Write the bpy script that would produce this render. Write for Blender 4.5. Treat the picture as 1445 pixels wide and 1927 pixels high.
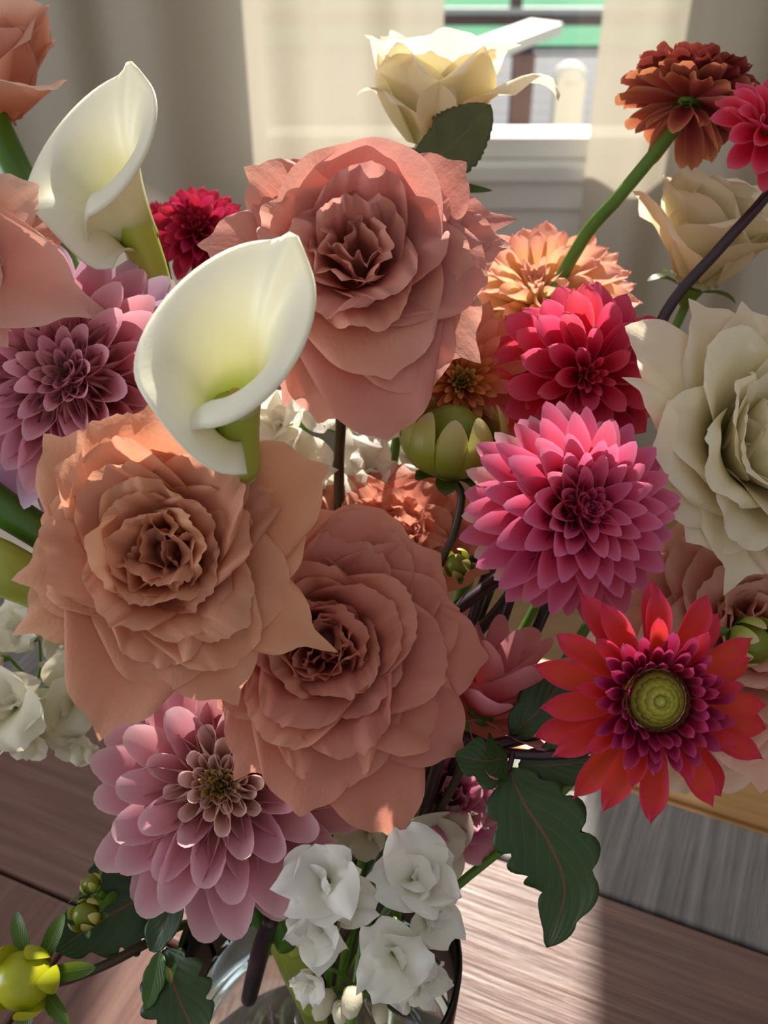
import bpy, math, random
from mathutils import Vector, Matrix, noise

S = bpy.context.scene
C = S.collection
for o in list(bpy.data.objects):
    bpy.data.objects.remove(o)

# ------------------------------------------------------------------ camera
F = 1900.0; CX = 722.5; CY = 963.5
PITCH = math.radians(35); HC = 0.60                 # table top is z = 0
cam_d = bpy.data.cameras.new('camera'); cam = bpy.data.objects.new('camera', cam_d); C.objects.link(cam)
cam.location = (0, 0, HC); cam.rotation_euler = (math.pi/2 - PITCH, 0, 0)
cam_d.sensor_width = 36; cam_d.lens = 36*F/1927; cam_d.clip_start = 0.01
cam_d.dof.use_dof = True; cam_d.dof.focus_distance = 0.42; cam_d.dof.aperture_fstop = 11
S.camera = cam
RC = Matrix.Rotation(math.pi/2 - PITCH, 3, 'X')
CAM = Vector((0, 0, HC))
def P(px, py, d):                                   # pixel + depth -> world point
    return CAM + RC @ Vector(((px-CX)/F*d, -(py-CY)/F*d, -d))
def CD(x, y, z): return (RC @ Vector((x, y, z))).normalized()
def PX(n, d): return n*d/F                          # pixels -> metres at depth d

# ------------------------------------------------------------------ light
S.view_settings.view_transform = 'Standard'; S.view_settings.look = 'None'
S.view_settings.gamma = 1.0; S.view_settings.exposure = 0.30
S.view_settings.use_curve_mapping = False
w = bpy.data.worlds.new('sky'); S.world = w; w.use_nodes = True
bg = w.node_tree.nodes['Background']; bg.inputs[0].default_value = (0.90, 0.94, 1.0, 1); bg.inputs[1].default_value = 0.42
def light(name, kind, loc, to, power, col, size=1.0):
    l = bpy.data.lights.new(name, kind); l.energy = power; l.color = col
    o = bpy.data.objects.new(name, l); C.objects.link(o); o.location = loc
    o.rotation_euler = (Vector(to)-Vector(loc)).to_track_quat('-Z', 'Y').to_euler()
    if kind == 'AREA': l.size = size
    else: l.angle = math.radians(0.6)
    return o
SUN_AZ = math.radians(9.3); SUN_EL = math.radians(36)
sd = Vector((math.sin(SUN_AZ)*math.cos(SUN_EL), math.cos(SUN_AZ)*math.cos(SUN_EL), math.sin(SUN_EL)))
light('sun_offscreen', 'SUN', sd*6, (0, 0, 0), 9.5, (1.0, 0.90, 0.76))
light('window_left_offscreen', 'AREA', (-2.58, 0.1, 0.55), (0, 0.1, 0.55), 30, (0.78, 0.86, 1.0), 1.1)

# ------------------------------------------------------------------ helpers
def srgb(r, g, b):
    f = lambda c: (c/255/12.92) if c/255 <= 0.04045 else ((c/255+0.055)/1.055)**2.4
    return (f(r), f(g), f(b), 1)
def lerp(a, b, t): return a+(b-a)*t
def clamp(x, a=0.0, b=1.0): return max(a, min(b, x))
def smooth(x): x = clamp(x); return x*x*(3-2*x)
def n1(x, s=0.0): return noise.noise(Vector((x, s*7.31+0.37, s*3.17)))

def link(o, parent=None):
    C.objects.link(o)
    if parent: o.parent = parent
    return o
def mesh(name, verts, faces, mat, parent=None, uvs=None, smoothed=True, mw=None):
    me = bpy.data.meshes.new(name); me.from_pydata([tuple(v) for v in verts], [], faces)
    if uvs:
        l = me.uv_layers.new(name='UVMap')
        for lp in me.loops: l.data[lp.index].uv = uvs[lp.vertex_index]
    if smoothed: me.polygons.foreach_set('use_smooth', [True]*len(me.polygons))
    if mat: me.materials.append(mat)
    o = bpy.data.objects.new(name, me); link(o, parent)
    if mw: o.matrix_local = mw
    return o
def inst(name, me, parent, mw):
    o = bpy.data.objects.new(name, me); link(o, parent); o.matrix_local = mw; return o
def tag(o, label, cat=None, group=None, kind=None):
    if label: o['label'] = label
    if cat: o['category'] = cat
    if group: o['group'] = group
    if kind: o['kind'] = kind
    return o
def thing(name, label, cat, mw, group=None):
    e = bpy.data.objects.new(name, None); C.objects.link(e); e.empty_display_size = 0.01
    e.matrix_world = mw; return tag(e, label, cat, group)
def frame(loc, axis, up=None):                      # z = axis, y close to image-up
    z = axis.normalized(); u = up or CD(0, 1, 0)
    y = (u - z*u.dot(z))
    if y.length < 1e-3: u = CD(0, 0, 1); y = u - z*u.dot(z)
    y.normalize(); x = y.cross(z)
    m = Matrix((x, y, z)).transposed().to_4x4(); m.translation = loc
    return m
def grid_faces(nu, nv, wrap=False):
    f = []
    for j in range(nv):
        for i in range(nu):
            a = j*(nu+1)+i
            f.append((a, a+1, a+nu+2, a+nu+1))
    return f
def box(name, x0, x1, y0, y1, z0, z1, mat, parent=None, bev=0.0):
    v = [(x, y, z) for z in (z0, z1) for y in (y0, y1) for x in (x0, x1)]
    f = [(0, 2, 3, 1), (4, 5, 7, 6), (0, 1, 5, 4), (2, 6, 7, 3), (0, 4, 6, 2), (1, 3, 7, 5)]
    o = mesh(name, v, f, mat, parent, smoothed=False)
    if bev:
        m = o.modifiers.new('bevel', 'BEVEL'); m.width = bev; m.segments = 2
    return o
def tube(name, pts, radii, mat, parent=None, seg=8, sub=6, cap=True):
    pts = [Vector(p) for p in pts]
    if not hasattr(radii, '__len__'): radii = [radii]*len(pts)
    path, rr = [], []
    n = len(pts)
    for i in range(n-1):
        p0 = pts[max(i-1, 0)]; p1 = pts[i]; p2 = pts[i+1]; p3 = pts[min(i+2, n-1)]
        for k in range(sub):
            t = k/sub
            path.append(0.5*((2*p1)+(p2-p0)*t+(2*p0-5*p1+4*p2-p3)*t*t+(3*p1-p0-3*p2+p3)*t**3))
            rr.append(lerp(radii[i], radii[i+1], t))
    path.append(pts[-1]); rr.append(radii[-1])
    verts, uvs = [], []
    nrm = None
    for i, p in enumerate(path):
        t = (path[min(i+1, len(path)-1)]-path[max(i-1, 0)]).normalized()
        if nrm is None:
            nrm = t.orthogonal().normalized()
        nrm = (nrm - t*nrm.dot(t)).normalized(); b = t.cross(nrm)
        for k in range(seg):
            a = 2*math.pi*k/seg
            verts.append(p+(nrm*math.cos(a)+b*math.sin(a))*rr[i]); uvs.append((k/seg, i/len(path)))
    faces = []
    for i in range(len(path)-1):
        for k in range(seg):
            a = i*seg+k; b2 = i*seg+(k+1) % seg
            faces.append((a, b2, b2+seg, a+seg))
    if cap:
        faces.append(tuple(range(seg))[::-1]); e = (len(path)-1)*seg; faces.append(tuple(range(e, e+seg)))
    if parent:
        inv = parent.matrix_world.inverted(); verts = [inv @ v for v in verts]
    return mesh(name, verts, faces, mat, parent, uvs)
def lathe(name, prof, mat, parent=None, seg=48, mw=None):
    verts, faces, uvs = [], [], []
    n = len(prof)
    for k in range(seg):
        a = 2*math.pi*k/seg
        for j, (r, z) in enumerate(prof):
            verts.append((r*math.cos(a), r*math.sin(a), z)); uvs.append((k/seg, j/(n-1)))
    for k in range(seg):
        for j in range(n-1):
            a = k*n+j; b = ((k+1) % seg)*n+j
            faces.append((a, b, b+1, a+1))
    return mesh(name, verts, faces, mat, parent, uvs, mw=mw)

# ------------------------------------------------------------------ materials
class NT:
    def __init__(s, name):
        s.m = bpy.data.materials.new(name); s.m.use_nodes = True
        s.t = s.m.node_tree; s.t.nodes.clear()
        s.out = s.n('ShaderNodeOutputMaterial')
    def n(s, kind, **kw):
        nd = s.t.nodes.new(kind)
        for k, v in kw.items(): setattr(nd, k, v)
        return nd
    def l(s, a, b): s.t.links.new(a, b)
    def math(s, op, a, b=None):
        m = s.n('ShaderNodeMath', operation=op)
        for i, x in enumerate((a, b)):
            if x is None: continue
            if hasattr(x, 'is_linked'): s.l(x, m.inputs[i])
            else: m.inputs[i].default_value = x
        return m.outputs[0]
    def mix(s, fac, a, b, blend='MIX'):
        m = s.n('ShaderNodeMix', data_type='RGBA', blend_type=blend)
        for sock, x in ((m.inputs[0], fac), (m.inputs[6], a), (m.inputs[7], b)):
            if hasattr(x, 'is_linked'): s.l(x, sock)
            else: sock.default_value = x
        return m.outputs[2]
    def ramp(s, fac, stops):
        r = s.n('ShaderNodeValToRGB'); s.l(fac, r.inputs[0])
        e = r.color_ramp.elements
        while len(e) < len(stops): e.new(0.5)
        for el, (p, c) in zip(e, stops): el.position = p; el.color = c
        return r.outputs[0]
    def noise(s, vec, scale, detail=3, rough=0.5):
        n = s.n('ShaderNodeTexNoise'); n.inputs['Scale'].default_value = scale
        n.inputs['Detail'].default_value = detail; n.inputs['Roughness'].default_value = rough
        if vec is not None: s.l(vec, n.inputs['Vector'])
        return n.outputs[0]
    def mapping(s, vec, scale=(1, 1, 1), rot=(0, 0, 0)):
        m = s.n('ShaderNodeMapping'); s.l(vec, m.inputs[0])
        m.inputs['Scale'].default_value = scale; m.inputs['Rotation'].default_value = rot
        return m.outputs[0]

def petal_mat(name, stops, edge=None, edge_amt=0.6, trans=0.42, rough=0.55, vein=0.12, tint=None, bump=0.25, spec=0.25):
    t = NT(name)
    uv = t.n('ShaderNodeUVMap'); sp = t.n('ShaderNodeSeparateXYZ'); t.l(uv.outputs[0], sp.inputs[0])
    col = t.ramp(sp.outputs[1], stops)
    # lengthwise veins
    vn = t.noise(t.mapping(uv.outputs[0], (16, 1.2, 1)), 2.2, 3)
    col = t.mix(t.math('MULTIPLY', vn, vein*2), col, tint or stops[0][1])
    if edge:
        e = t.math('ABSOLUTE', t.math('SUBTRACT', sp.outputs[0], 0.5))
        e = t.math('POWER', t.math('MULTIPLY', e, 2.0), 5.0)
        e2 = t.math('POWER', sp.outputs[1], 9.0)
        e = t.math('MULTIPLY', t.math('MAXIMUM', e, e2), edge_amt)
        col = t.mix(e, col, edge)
    oi = t.n('ShaderNodeObjectInfo')
    hs = t.n('ShaderNodeHueSaturation'); t.l(col, hs.inputs['Color'])
    t.l(t.math('ADD', t.math('MULTIPLY', oi.outputs['Random'], 0.014), 0.493), hs.inputs['Hue'])
    t.l(t.math('ADD', t.math('MULTIPLY', oi.outputs['Random'], 0.14), 0.90), hs.inputs['Value'])
    col = hs.outputs[0]
    tc = t.n('ShaderNodeTexCoord')
    bp = t.n('ShaderNodeBump'); bp.inputs['Strength'].default_value = bump; bp.inputs['Distance'].default_value = 0.0012
    h = t.math('ADD', t.noise(t.mapping(tc.outputs['Object'], (1, 1, 1)), 420, 3), t.math('MULTIPLY', vn, 0.6))
    t.l(h, bp.inputs['Height'])
    pr = t.n('ShaderNodeBsdfPrincipled'); t.l(col, pr.inputs['Base Color']); pr.inputs['Roughness'].default_value = rough
    pr.inputs['Specular IOR Level'].default_value = spec; t.l(bp.outputs[0], pr.inputs['Normal'])
    tr = t.n('ShaderNodeBsdfTranslucent'); t.l(col, tr.inputs[0]); t.l(bp.outputs[0], tr.inputs[1])
    mx = t.n('ShaderNodeMixShader'); mx.inputs[0].default_value = trans
    t.l(pr.outputs[0], mx.inputs[1]); t.l(tr.outputs[0], mx.inputs[2]); t.l(mx.outputs[0], t.out.inputs[0])
    return t.m
def plain(name, c1, c2=None, scale=60, rough=0.6, spec=0.3, bump=0.0, trans=0.0):
    t = NT(name); tc = t.n('ShaderNodeTexCoord')
    nz = t.noise(tc.outputs['Object'], scale, 4)
    col = t.mix(nz, c1, c2 or c1)
    pr = t.n('ShaderNodeBsdfPrincipled'); t.l(col, pr.inputs['Base Color']); pr.inputs['Roughness'].default_value = rough
    pr.inputs['Specular IOR Level'].default_value = spec
    if bump:
        bp = t.n('ShaderNodeBump'); bp.inputs['Strength'].default_value = bump; bp.inputs['Distance'].default_value = 0.002
        t.l(nz, bp.inputs['Height']); t.l(bp.outputs[0], pr.inputs['Normal'])
    if trans:
        tr = t.n('ShaderNodeBsdfTranslucent'); t.l(col, tr.inputs[0])
        mx = t.n('ShaderNodeMixShader'); mx.inputs[0].default_value = trans
        t.l(pr.outputs[0], mx.inputs[1]); t.l(tr.outputs[0], mx.inputs[2]); t.l(mx.outputs[0], t.out.inputs[0])
    else: t.l(pr.outputs[0], t.out.inputs[0])
    return t.m
def wood_mat(name, c1, c2, c3, rot=0.0, rough=0.42, ridge=0.4, spec=0.5):
    t = NT(name); tc = t.n('ShaderNodeTexCoord')
    m = t.mapping(tc.outputs['Object'], (1, 1, 1), (0, 0, rot))
    g = t.noise(t.mapping(m, (4, 90, 4)), 1.6, 6, 0.6)
    g2 = t.noise(t.mapping(m, (10, 34, 10)), 1.0, 4)
    b = t.noise(m, 9, 4, 0.6)
    col = t.ramp(g, [(0.28, c2), (0.5, c1), (0.74, c3)])
    col = t.mix(t.math('MULTIPLY', b, 0.8), col, c2)
    sp = t.ramp(t.noise(m, 30, 5, 0.7), [(0.62, (0, 0, 0, 1)), (0.72, (1, 1, 1, 1))])
    col = t.mix(t.math('MULTIPLY', sp, 0.35), col, srgb(88, 88, 92))
    pr = t.n('ShaderNodeBsdfPrincipled'); t.l(col, pr.inputs['Base Color'])
    t.l(t.math('ADD', t.math('MULTIPLY', g2, 0.3), rough-0.12), pr.inputs['Roughness'])
    pr.inputs['Specular IOR Level'].default_value = spec
    bp = t.n('ShaderNodeBump'); bp.inputs['Strength'].default_value = ridge; bp.inputs['Distance'].default_value = 0.003
    t.l(t.math('ADD', g, t.math('MULTIPLY', g2, 0.8)), bp.inputs['Height']); t.l(bp.outputs[0], pr.inputs['Normal'])
    t.l(pr.outputs[0], t.out.inputs[0])
    return t.m
def cloth_mat(name, col, trans=0.45, clear=0.0, rough=0.9):
    t = NT(name); tc = t.n('ShaderNodeTexCoord')
    a = t.noise(t.mapping(tc.outputs['Object'], (900, 900, 12)), 1, 1); b = t.noise(t.mapping(tc.outputs['Object'], (40, 40, 900)), 1, 1)
    c = t.mix(t.math('MULTIPLY', t.math('ADD', a, b), 0.22), col, tuple(x*0.6 for x in col[:3])+(1,))
    df = t.n('ShaderNodeBsdfDiffuse'); t.l(c, df.inputs[0])
    tr = t.n('ShaderNodeBsdfTranslucent'); t.l(c, tr.inputs[0])
    mx = t.n('ShaderNodeMixShader'); mx.inputs[0].default_value = trans
    t.l(df.outputs[0], mx.inputs[1]); t.l(tr.outputs[0], mx.inputs[2])
    if clear:
        tp = t.n('ShaderNodeBsdfTransparent'); m2 = t.n('ShaderNodeMixShader'); m2.inputs[0].default_value = clear
        t.l(mx.outputs[0], m2.inputs[1]); t.l(tp.outputs[0], m2.inputs[2]); t.l(m2.outputs[0], t.out.inputs[0])
    else: t.l(mx.outputs[0], t.out.inputs[0])
    return t.m
def glass_pane_mat():
    t = NT('window_glass'); tp = t.n('ShaderNodeBsdfTransparent'); gl = t.n('ShaderNodeBsdfGlossy'); gl.inputs['Roughness'].default_value = 0.02
    tp.inputs[0].default_value = (0.93, 0.97, 1.0, 1)
    mx = t.n('ShaderNodeMixShader'); mx.inputs[0].default_value = 0.06
    t.l(tp.outputs[0], mx.inputs[1]); t.l(gl.outputs[0], mx.inputs[2]); t.l(mx.outputs[0], t.out.inputs[0]); return t.m
def glass_mat(name, col, ior=1.45, rough=0.0):
    t = NT(name); pr = t.n('ShaderNodeBsdfPrincipled'); pr.inputs['Base Color'].default_value = col
    pr.inputs['Transmission Weight'].default_value = 1; pr.inputs['IOR'].default_value = ior; pr.inputs['Roughness'].default_value = rough
    t.l(pr.outputs[0], t.out.inputs[0]); return t.m

def thin_glass(name, col, ior):
    t = NT(name); tp = t.n('ShaderNodeBsdfTransparent'); tp.inputs[0].default_value = col
    gl = t.n('ShaderNodeBsdfGlossy'); gl.inputs['Roughness'].default_value = 0.015
    fr = t.n('ShaderNodeFresnel'); fr.inputs[0].default_value = ior
    mx = t.n('ShaderNodeMixShader'); t.l(fr.outputs[0], mx.inputs[0])
    t.l(tp.outputs[0], mx.inputs[1]); t.l(gl.outputs[0], mx.inputs[2]); t.l(mx.outputs[0], t.out.inputs[0]); return t.m
M = {}
M['wall'] = plain('wall_paint', srgb(205, 190, 165), srgb(196, 180, 155), 8, 0.85, 0.1)
M['trim'] = plain('trim_paint', srgb(226, 224, 218), srgb(216, 214, 208), 12, 0.5, 0.4)
M['floor'] = wood_mat('floor_wood', srgb(170, 135, 95), srgb(140, 105, 70), srgb(190, 155, 112))
M['curtain'] = cloth_mat('linen_curtain', srgb(212, 202, 184), 0.34, 0.06)
M['slip'] = cloth_mat('slipcover_linen', srgb(226, 212, 192), 0.1)
M['red_wood'] = wood_mat('aged_red_wood', srgb(116, 78, 68), srgb(84, 56, 52), srgb(140, 106, 94), 0)
M['grey_wood'] = wood_mat('weathered_grey_wood', srgb(118, 112, 110), srgb(78, 74, 76), srgb(160, 154, 150), math.pi/2, 0.45, 0.8)
M['bench'] = wood_mat('honey_wood', srgb(206, 158, 100), srgb(186, 136, 80), srgb(222, 178, 120))
M['stem_green'] = plain('stem_green', srgb(104, 140, 44), srgb(70, 108, 34), 90, 0.45, 0.4, 0.15)
M['stem_dark'] = plain('stem_dark', srgb(72, 50, 36), srgb(48, 44, 26), 70, 0.4, 0.5, 0.2)
M['stem_purple'] = plain('stem_purple', srgb(62, 36, 44), srgb(40, 24, 34), 70, 0.35, 0.5, 0.2)
M['calla_green'] = plain('calla_stalk_green', srgb(80, 124, 34), srgb(58, 96, 26), 40, 0.35, 0.5)
M['calla_pale'] = plain('calla_stalk_pale', srgb(186, 190, 84), srgb(140, 156, 48), 40, 0.35, 0.5)

def leaf_mat(name, c, c2, rib, trans=0.3):
    t = NT(name); uv = t.n('ShaderNodeUVMap'); sp = t.n('ShaderNodeSeparateXYZ'); t.l(uv.outputs[0], sp.inputs[0])
    tc = t.n('ShaderNodeTexCoord')
    col = t.mix(t.noise(tc.outputs['Object'], 80, 4), c, c2)
    a = t.math('ABSOLUTE', t.math('SUBTRACT', sp.outputs[0], 0.5))
    # side veins: diagonal bands v - k|u|
    d = t.math('SUBTRACT', t.math('MULTIPLY', sp.outputs[1], 7.0), t.math('MULTIPLY', a, 7.0))
    fr = t.math('ABSOLUTE', t.math('SUBTRACT', t.math('FRACT', d), 0.5))
    vein = t.math('LESS_THAN', fr, 0.035)
    col = t.mix(t.math('MULTIPLY', vein, 0.22), col, srgb(92, 120, 60))
    col = t.mix(t.math('LESS_THAN', a, 0.014), col, rib)
    pr = t.n('ShaderNodeBsdfPrincipled'); t.l(col, pr.inputs['Base Color']); pr.inputs['Roughness'].default_value = 0.42
    bp = t.n('ShaderNodeBump'); bp.inputs['Strength'].default_value = 0.25; bp.inputs['Distance'].default_value = 0.0008
    t.l(t.math('MULTIPLY', fr, 1.0), bp.inputs['Height']); t.l(bp.outputs[0], pr.inputs['Normal'])
    tr = t.n('ShaderNodeBsdfTranslucent'); t.l(t.mix(0.5, col, srgb(150, 170, 30)), tr.inputs[0])
    mx = t.n('ShaderNodeMixShader'); mx.inputs[0].default_value = trans
    t.l(pr.outputs[0], mx.inputs[1]); t.l(tr.outputs[0], mx.inputs[2]); t.l(mx.outputs[0], t.out.inputs[0]); return t.m
M['leaf'] = leaf_mat('dahlia_leaf', srgb(52, 78, 26), srgb(34, 58, 22), srgb(112, 66, 40), 0.22)
M['leaf_lt'] = leaf_mat('light_leaf', srgb(84, 118, 40), srgb(56, 92, 34), srgb(120, 140, 66), 0.3)
M['rose_leaf'] = leaf_mat('rose_leaf', srgb(88, 90, 44), srgb(62, 72, 40), srgb(92, 92, 40), 0.25)
M['bud'] = plain('bud_green', srgb(150, 150, 44), srgb(96, 116, 34), 45, 0.35, 0.5, 0.0, 0.25)
M['bud_scale'] = petal_mat('bud_scale_green', [(0, srgb(84, 108, 30)), (.55, srgb(150, 152, 48)), (.85, srgb(206, 192, 110)), (1, srgb(226, 206, 160))], None, 0, .3, .35, spec=.5)
M['bud_yellow'] = plain('bud_yellow', srgb(206, 200, 40), srgb(150, 164, 36), 60, 0.3, 0.5, 0.0, 0.2)

k = srgb
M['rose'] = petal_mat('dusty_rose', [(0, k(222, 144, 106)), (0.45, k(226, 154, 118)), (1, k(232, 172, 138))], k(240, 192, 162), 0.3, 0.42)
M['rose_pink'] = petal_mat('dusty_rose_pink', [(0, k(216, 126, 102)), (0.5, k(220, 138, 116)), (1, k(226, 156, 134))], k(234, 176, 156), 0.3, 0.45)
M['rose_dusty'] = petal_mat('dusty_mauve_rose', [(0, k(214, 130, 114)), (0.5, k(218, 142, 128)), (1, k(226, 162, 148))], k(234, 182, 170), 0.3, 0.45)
M['peach'] = petal_mat('peach_rose', [(0, k(226, 134, 100)), (0.5, k(234, 166, 140)), (1, k(240, 192, 174))], k(246, 210, 194), 0.4, 0.38)
M['blush'] = petal_mat('blush_rose', [(0, k(236, 170, 120)), (0.5, k(240, 204, 176)), (1, k(240, 214, 196))], k(250, 230, 214), 0.4, 0.38)
M['white_rose'] = petal_mat('cream_rose', [(0, k(218, 210, 146)), (0.4, k(242, 231, 192)), (1, k(249, 241, 216))], k(250, 234, 216), 0.4, 0.42, vein=0.05)
M['calla'] = petal_mat('calla_spathe', [(0, k(182, 192, 84)), (0.2, k(212, 216, 136)), (0.38, k(244, 240, 208)), (1, k(252, 248, 232))], None, 0.4, 0.35, 0.4, 0.05, bump=0.08, spec=0.4)
M['mauve'] = petal_mat('mauve_dahlia', [(0, k(214, 100, 96)), (0.5, k(222, 136, 144)), (1, k(226, 158, 180))], k(240, 194, 202), 0.6, 0.40)
M['lilac'] = petal_mat('lilac_dahlia', [(0, k(210, 130, 150)), (0.5, k(212, 154, 186)), (1, k(224, 186, 218))], k(240, 224, 244), 0.6, 0.40)
M['pink'] = petal_mat('soft_pink_dahlia', [(0, k(214, 120, 100)), (0.5, k(218, 142, 152)), (1, k(226, 160, 178))], k(242, 206, 210), 0.8, 0.38)
M['pink_in'] = petal_mat('soft_pink_inner', [(0, k(196, 150, 70)), (0.5, k(218, 160, 136)), (1, k(228, 170, 168))], k(244, 214, 204), 0.9, 0.34)
M['ochre'] = petal_mat('ochre_floret', [(0, k(150, 120, 40)), (0.6, k(206, 168, 78)), (1, k(216, 180, 110))], None, 0, 0.3)
M['hot'] = petal_mat('hot_pink_dahlia', [(0, k(232, 60, 70)), (0.5, k(222, 62, 108)), (1, k(230, 110, 150))], k(228, 150, 190), 0.6, 0.42)
M['hot_dark'] = petal_mat('deep_pink_dahlia', [(0, k(226, 60, 82)), (0.5, k(220, 60, 106)), (1, k(226, 102, 144))], k(216, 120, 164), 0.55, 0.38)
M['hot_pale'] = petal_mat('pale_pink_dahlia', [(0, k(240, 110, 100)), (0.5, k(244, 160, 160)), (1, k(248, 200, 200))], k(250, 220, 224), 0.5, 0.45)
M['cerise'] = petal_mat('cerise_dahlia', [(0, k(222, 36, 70)), (0.5, k(224, 42, 80)), (1, k(236, 86, 122))], k(244, 140, 170), 0.6, 0.44)
M['crimson'] = petal_mat('crimson_dahlia', [(0, k(176, 22, 58)), (0.5, k(182, 26, 64)), (1, k(196, 44, 82))], k(214, 90, 120), 0.4, 0.36)
M['coral'] = petal_mat('coral_red_dahlia', [(0, k(226, 66, 36)), (0.5, k(230, 70, 54)), (1, k(224, 52, 70))], k(222, 70, 120), 0.8, 0.40, vein=0.16)
M['coral_in'] = petal_mat('coral_inner', [(0, k(110, 10, 40)), (0.5, k(170, 26, 72)), (1, k(196, 60, 116))], k(214, 96, 140), 0.5, 0.3)
M['coral_scale'] = petal_mat('coral_scale', [(0, k(150, 80, 60)), (0.5, k(160, 84, 80)), (1, k(168, 72, 92))], k(200, 130, 120), 0.5, 0.25)
M['apricot'] = petal_mat('apricot_dahlia', [(0, k(244, 190, 70)), (0.45, k(250, 220, 150)), (0.8, k(246, 196, 170)), (1, k(242, 170, 164))], k(246, 176, 176), 0.5, 0.42)
M['orange'] = petal_mat('orange_dahlia', [(0, k(196, 110, 30)), (0.5, k(222, 140, 62)), (1, k(228, 140, 96))], k(236, 170, 120), 0.5, 0.38)
M['orange_pink'] = petal_mat('orange_pink_dahlia', [(0, k(226, 150, 50)), (0.5, k(228, 130, 104)), (1, k(232, 140, 124))], k(242, 180, 150), 0.5, 0.42)
M['burgundy'] = petal_mat('burgundy_zinnia', [(0, k(84, 12, 20)), (0.5, k(108, 22, 28)), (1, k(140, 50, 46))], k(190, 110, 90), 0.4, 0.20)
M['rust'] = petal_mat('rust_zinnia', [(0, k(150, 44, 56)), (0.5, k(162, 62, 62)), (1, k(206, 122, 88))], k(226, 170, 120), 0.5, 0.30)
M['pink_big'] = petal_mat('rose_pink_petal', [(0, k(232, 140, 90)), (0.3, k(228, 128, 140)), (1, k(238, 168, 176))], k(230, 160, 176), 0.5, 0.38)
M['magenta'] = petal_mat('magenta_petal', [(0, k(190, 70, 118)), (0.5, k(200, 92, 138)), (1, k(220, 150, 170))], k(236, 190, 200), 0.5, 0.36)
M['stock'] = petal_mat('white_stock', [(0, k(214, 220, 150)), (0.25, k(246, 242, 228)), (1, k(252, 248, 242))], None, 0, 0.38, vein=0.03)
M['stock_cream'] = petal_mat('cream_stock', [(0, k(196, 204, 120)), (0.3, k(238, 230, 204)), (1, k(244, 238, 220))], None, 0, 0.4, vein=0.04)

# ------------------------------------------------------------------ petals
def petal_data(L, W, th0=0, th1=0, curl=0, cs=0.72, r0=0.0, z0=0.0, rc0=0.03, rc1=0.03, shape='rose',
               base=0.35, rnd=0.28, tip=0.0, tipw=0.2, roll=0.0, ruf=0.0, freq=3.0, serr=0.0, seed=0.0, nu=10, nv=9, asym=0.0, crease=0.0, pt=0.62):
    """one petal as a sheet: rises from (r0, z0), leaning outward from th0 to th1 (degrees from the axis)"""
    ns = 40; cen = []
    r, z = r0, z0
    for i in range(ns+9):
        s = i/ns
        th = lerp(th0, th1, smooth(s)) + curl*max(0, (s-cs)/(1-cs))**1.3
        a = math.radians(th); cen.append((r, z, a))
        r += math.sin(a)*L/ns; z += math.cos(a)*L/ns
    verts, uvs = [], []
    for j in range(nv+1):
        v = j/nv
        if shape != 'rose': v = 1-(1-v)**1.7
        for i in range(nu+1):
            u = -1+2*i/nu
            if shape == 'rose':
                top = 1 - rnd*abs(u)**2.4 + tip*math.exp(-(u/tipw)**2) + serr*n1(u*9, seed+5) + serr*0.6*n1(u*22, seed+9) + asym*u
                s = v*top
                hw = W/2*(base+(1-base)*math.sin(math.pi/2*min(1, v/0.62)))
                hw *= 1-0.18*max(0, (v-0.62)/0.38)**2
            else:
                s = v
                pk = 0.62
                x = v/pk*0.5 if v < pk else 0.5+(v-pk)/(1-pk)*0.5
                q = math.sin(math.pi*x)
                hw = W/2*(max(q, 0)**(pt if v > pk else 1.0))
                if v < pk: hw = W/2*(base+(1-base)*q)
                s += tip*(1-abs(u))**0.7*v**4
            f = clamp(s)*ns; i0 = int(min(s*ns, ns+7)); fr = s*ns-i0
            r, z, a = cen[i0]; r2, z2, a2 = cen[i0+1]
            r = lerp(r, r2, fr); z = lerp(z, z2, fr); a = lerp(a, a2, fr)
            rc = lerp(rc0, rc1, clamp(s))
            ang = clamp(u*hw/rc, -3.0, 3.0)
            lat = rc*math.sin(ang); inn = rc*(1-math.cos(ang))
            if roll:
                e = max(0, (abs(u)-0.5)/0.5)**2*smooth(s*1.3-0.2)
                inn -= roll*L*e; lat *= 1-0.28*e*min(1, roll*4)
            if ruf:
                inn += ruf*L*(s**2.2)*(n1(u*freq, seed)+0.5*n1(u*freq*2.3, seed+3))*1.6
                inn += ruf*L*0.5*s*n1(s*3+u*1.3, seed+11)
            if crease: inn -= crease*L*math.exp(-(u/0.16)**2)*s*(1-0.4*s)
            n_r, n_z = -math.cos(a), math.sin(a)
            verts.append((r+inn*n_r, lat, z+inn*n_z)); uvs.append((i/nu, v))
    return verts, grid_faces(nu, nv), uvs

def petal_mesh(name, mat, **kw):
    v, f, uv = petal_data(**kw)
    me = bpy.data.meshes.new(name); me.from_pydata(v, [], f)
    l = me.uv_layers.new(name='UVMap')
    for lp in me.loops: l.data[lp.index].uv = uv[lp.vertex_index]
    me.polygons.foreach_set('use_smooth', [True]*len(me.polygons)); me.materials.append(mat)
    return me

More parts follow.
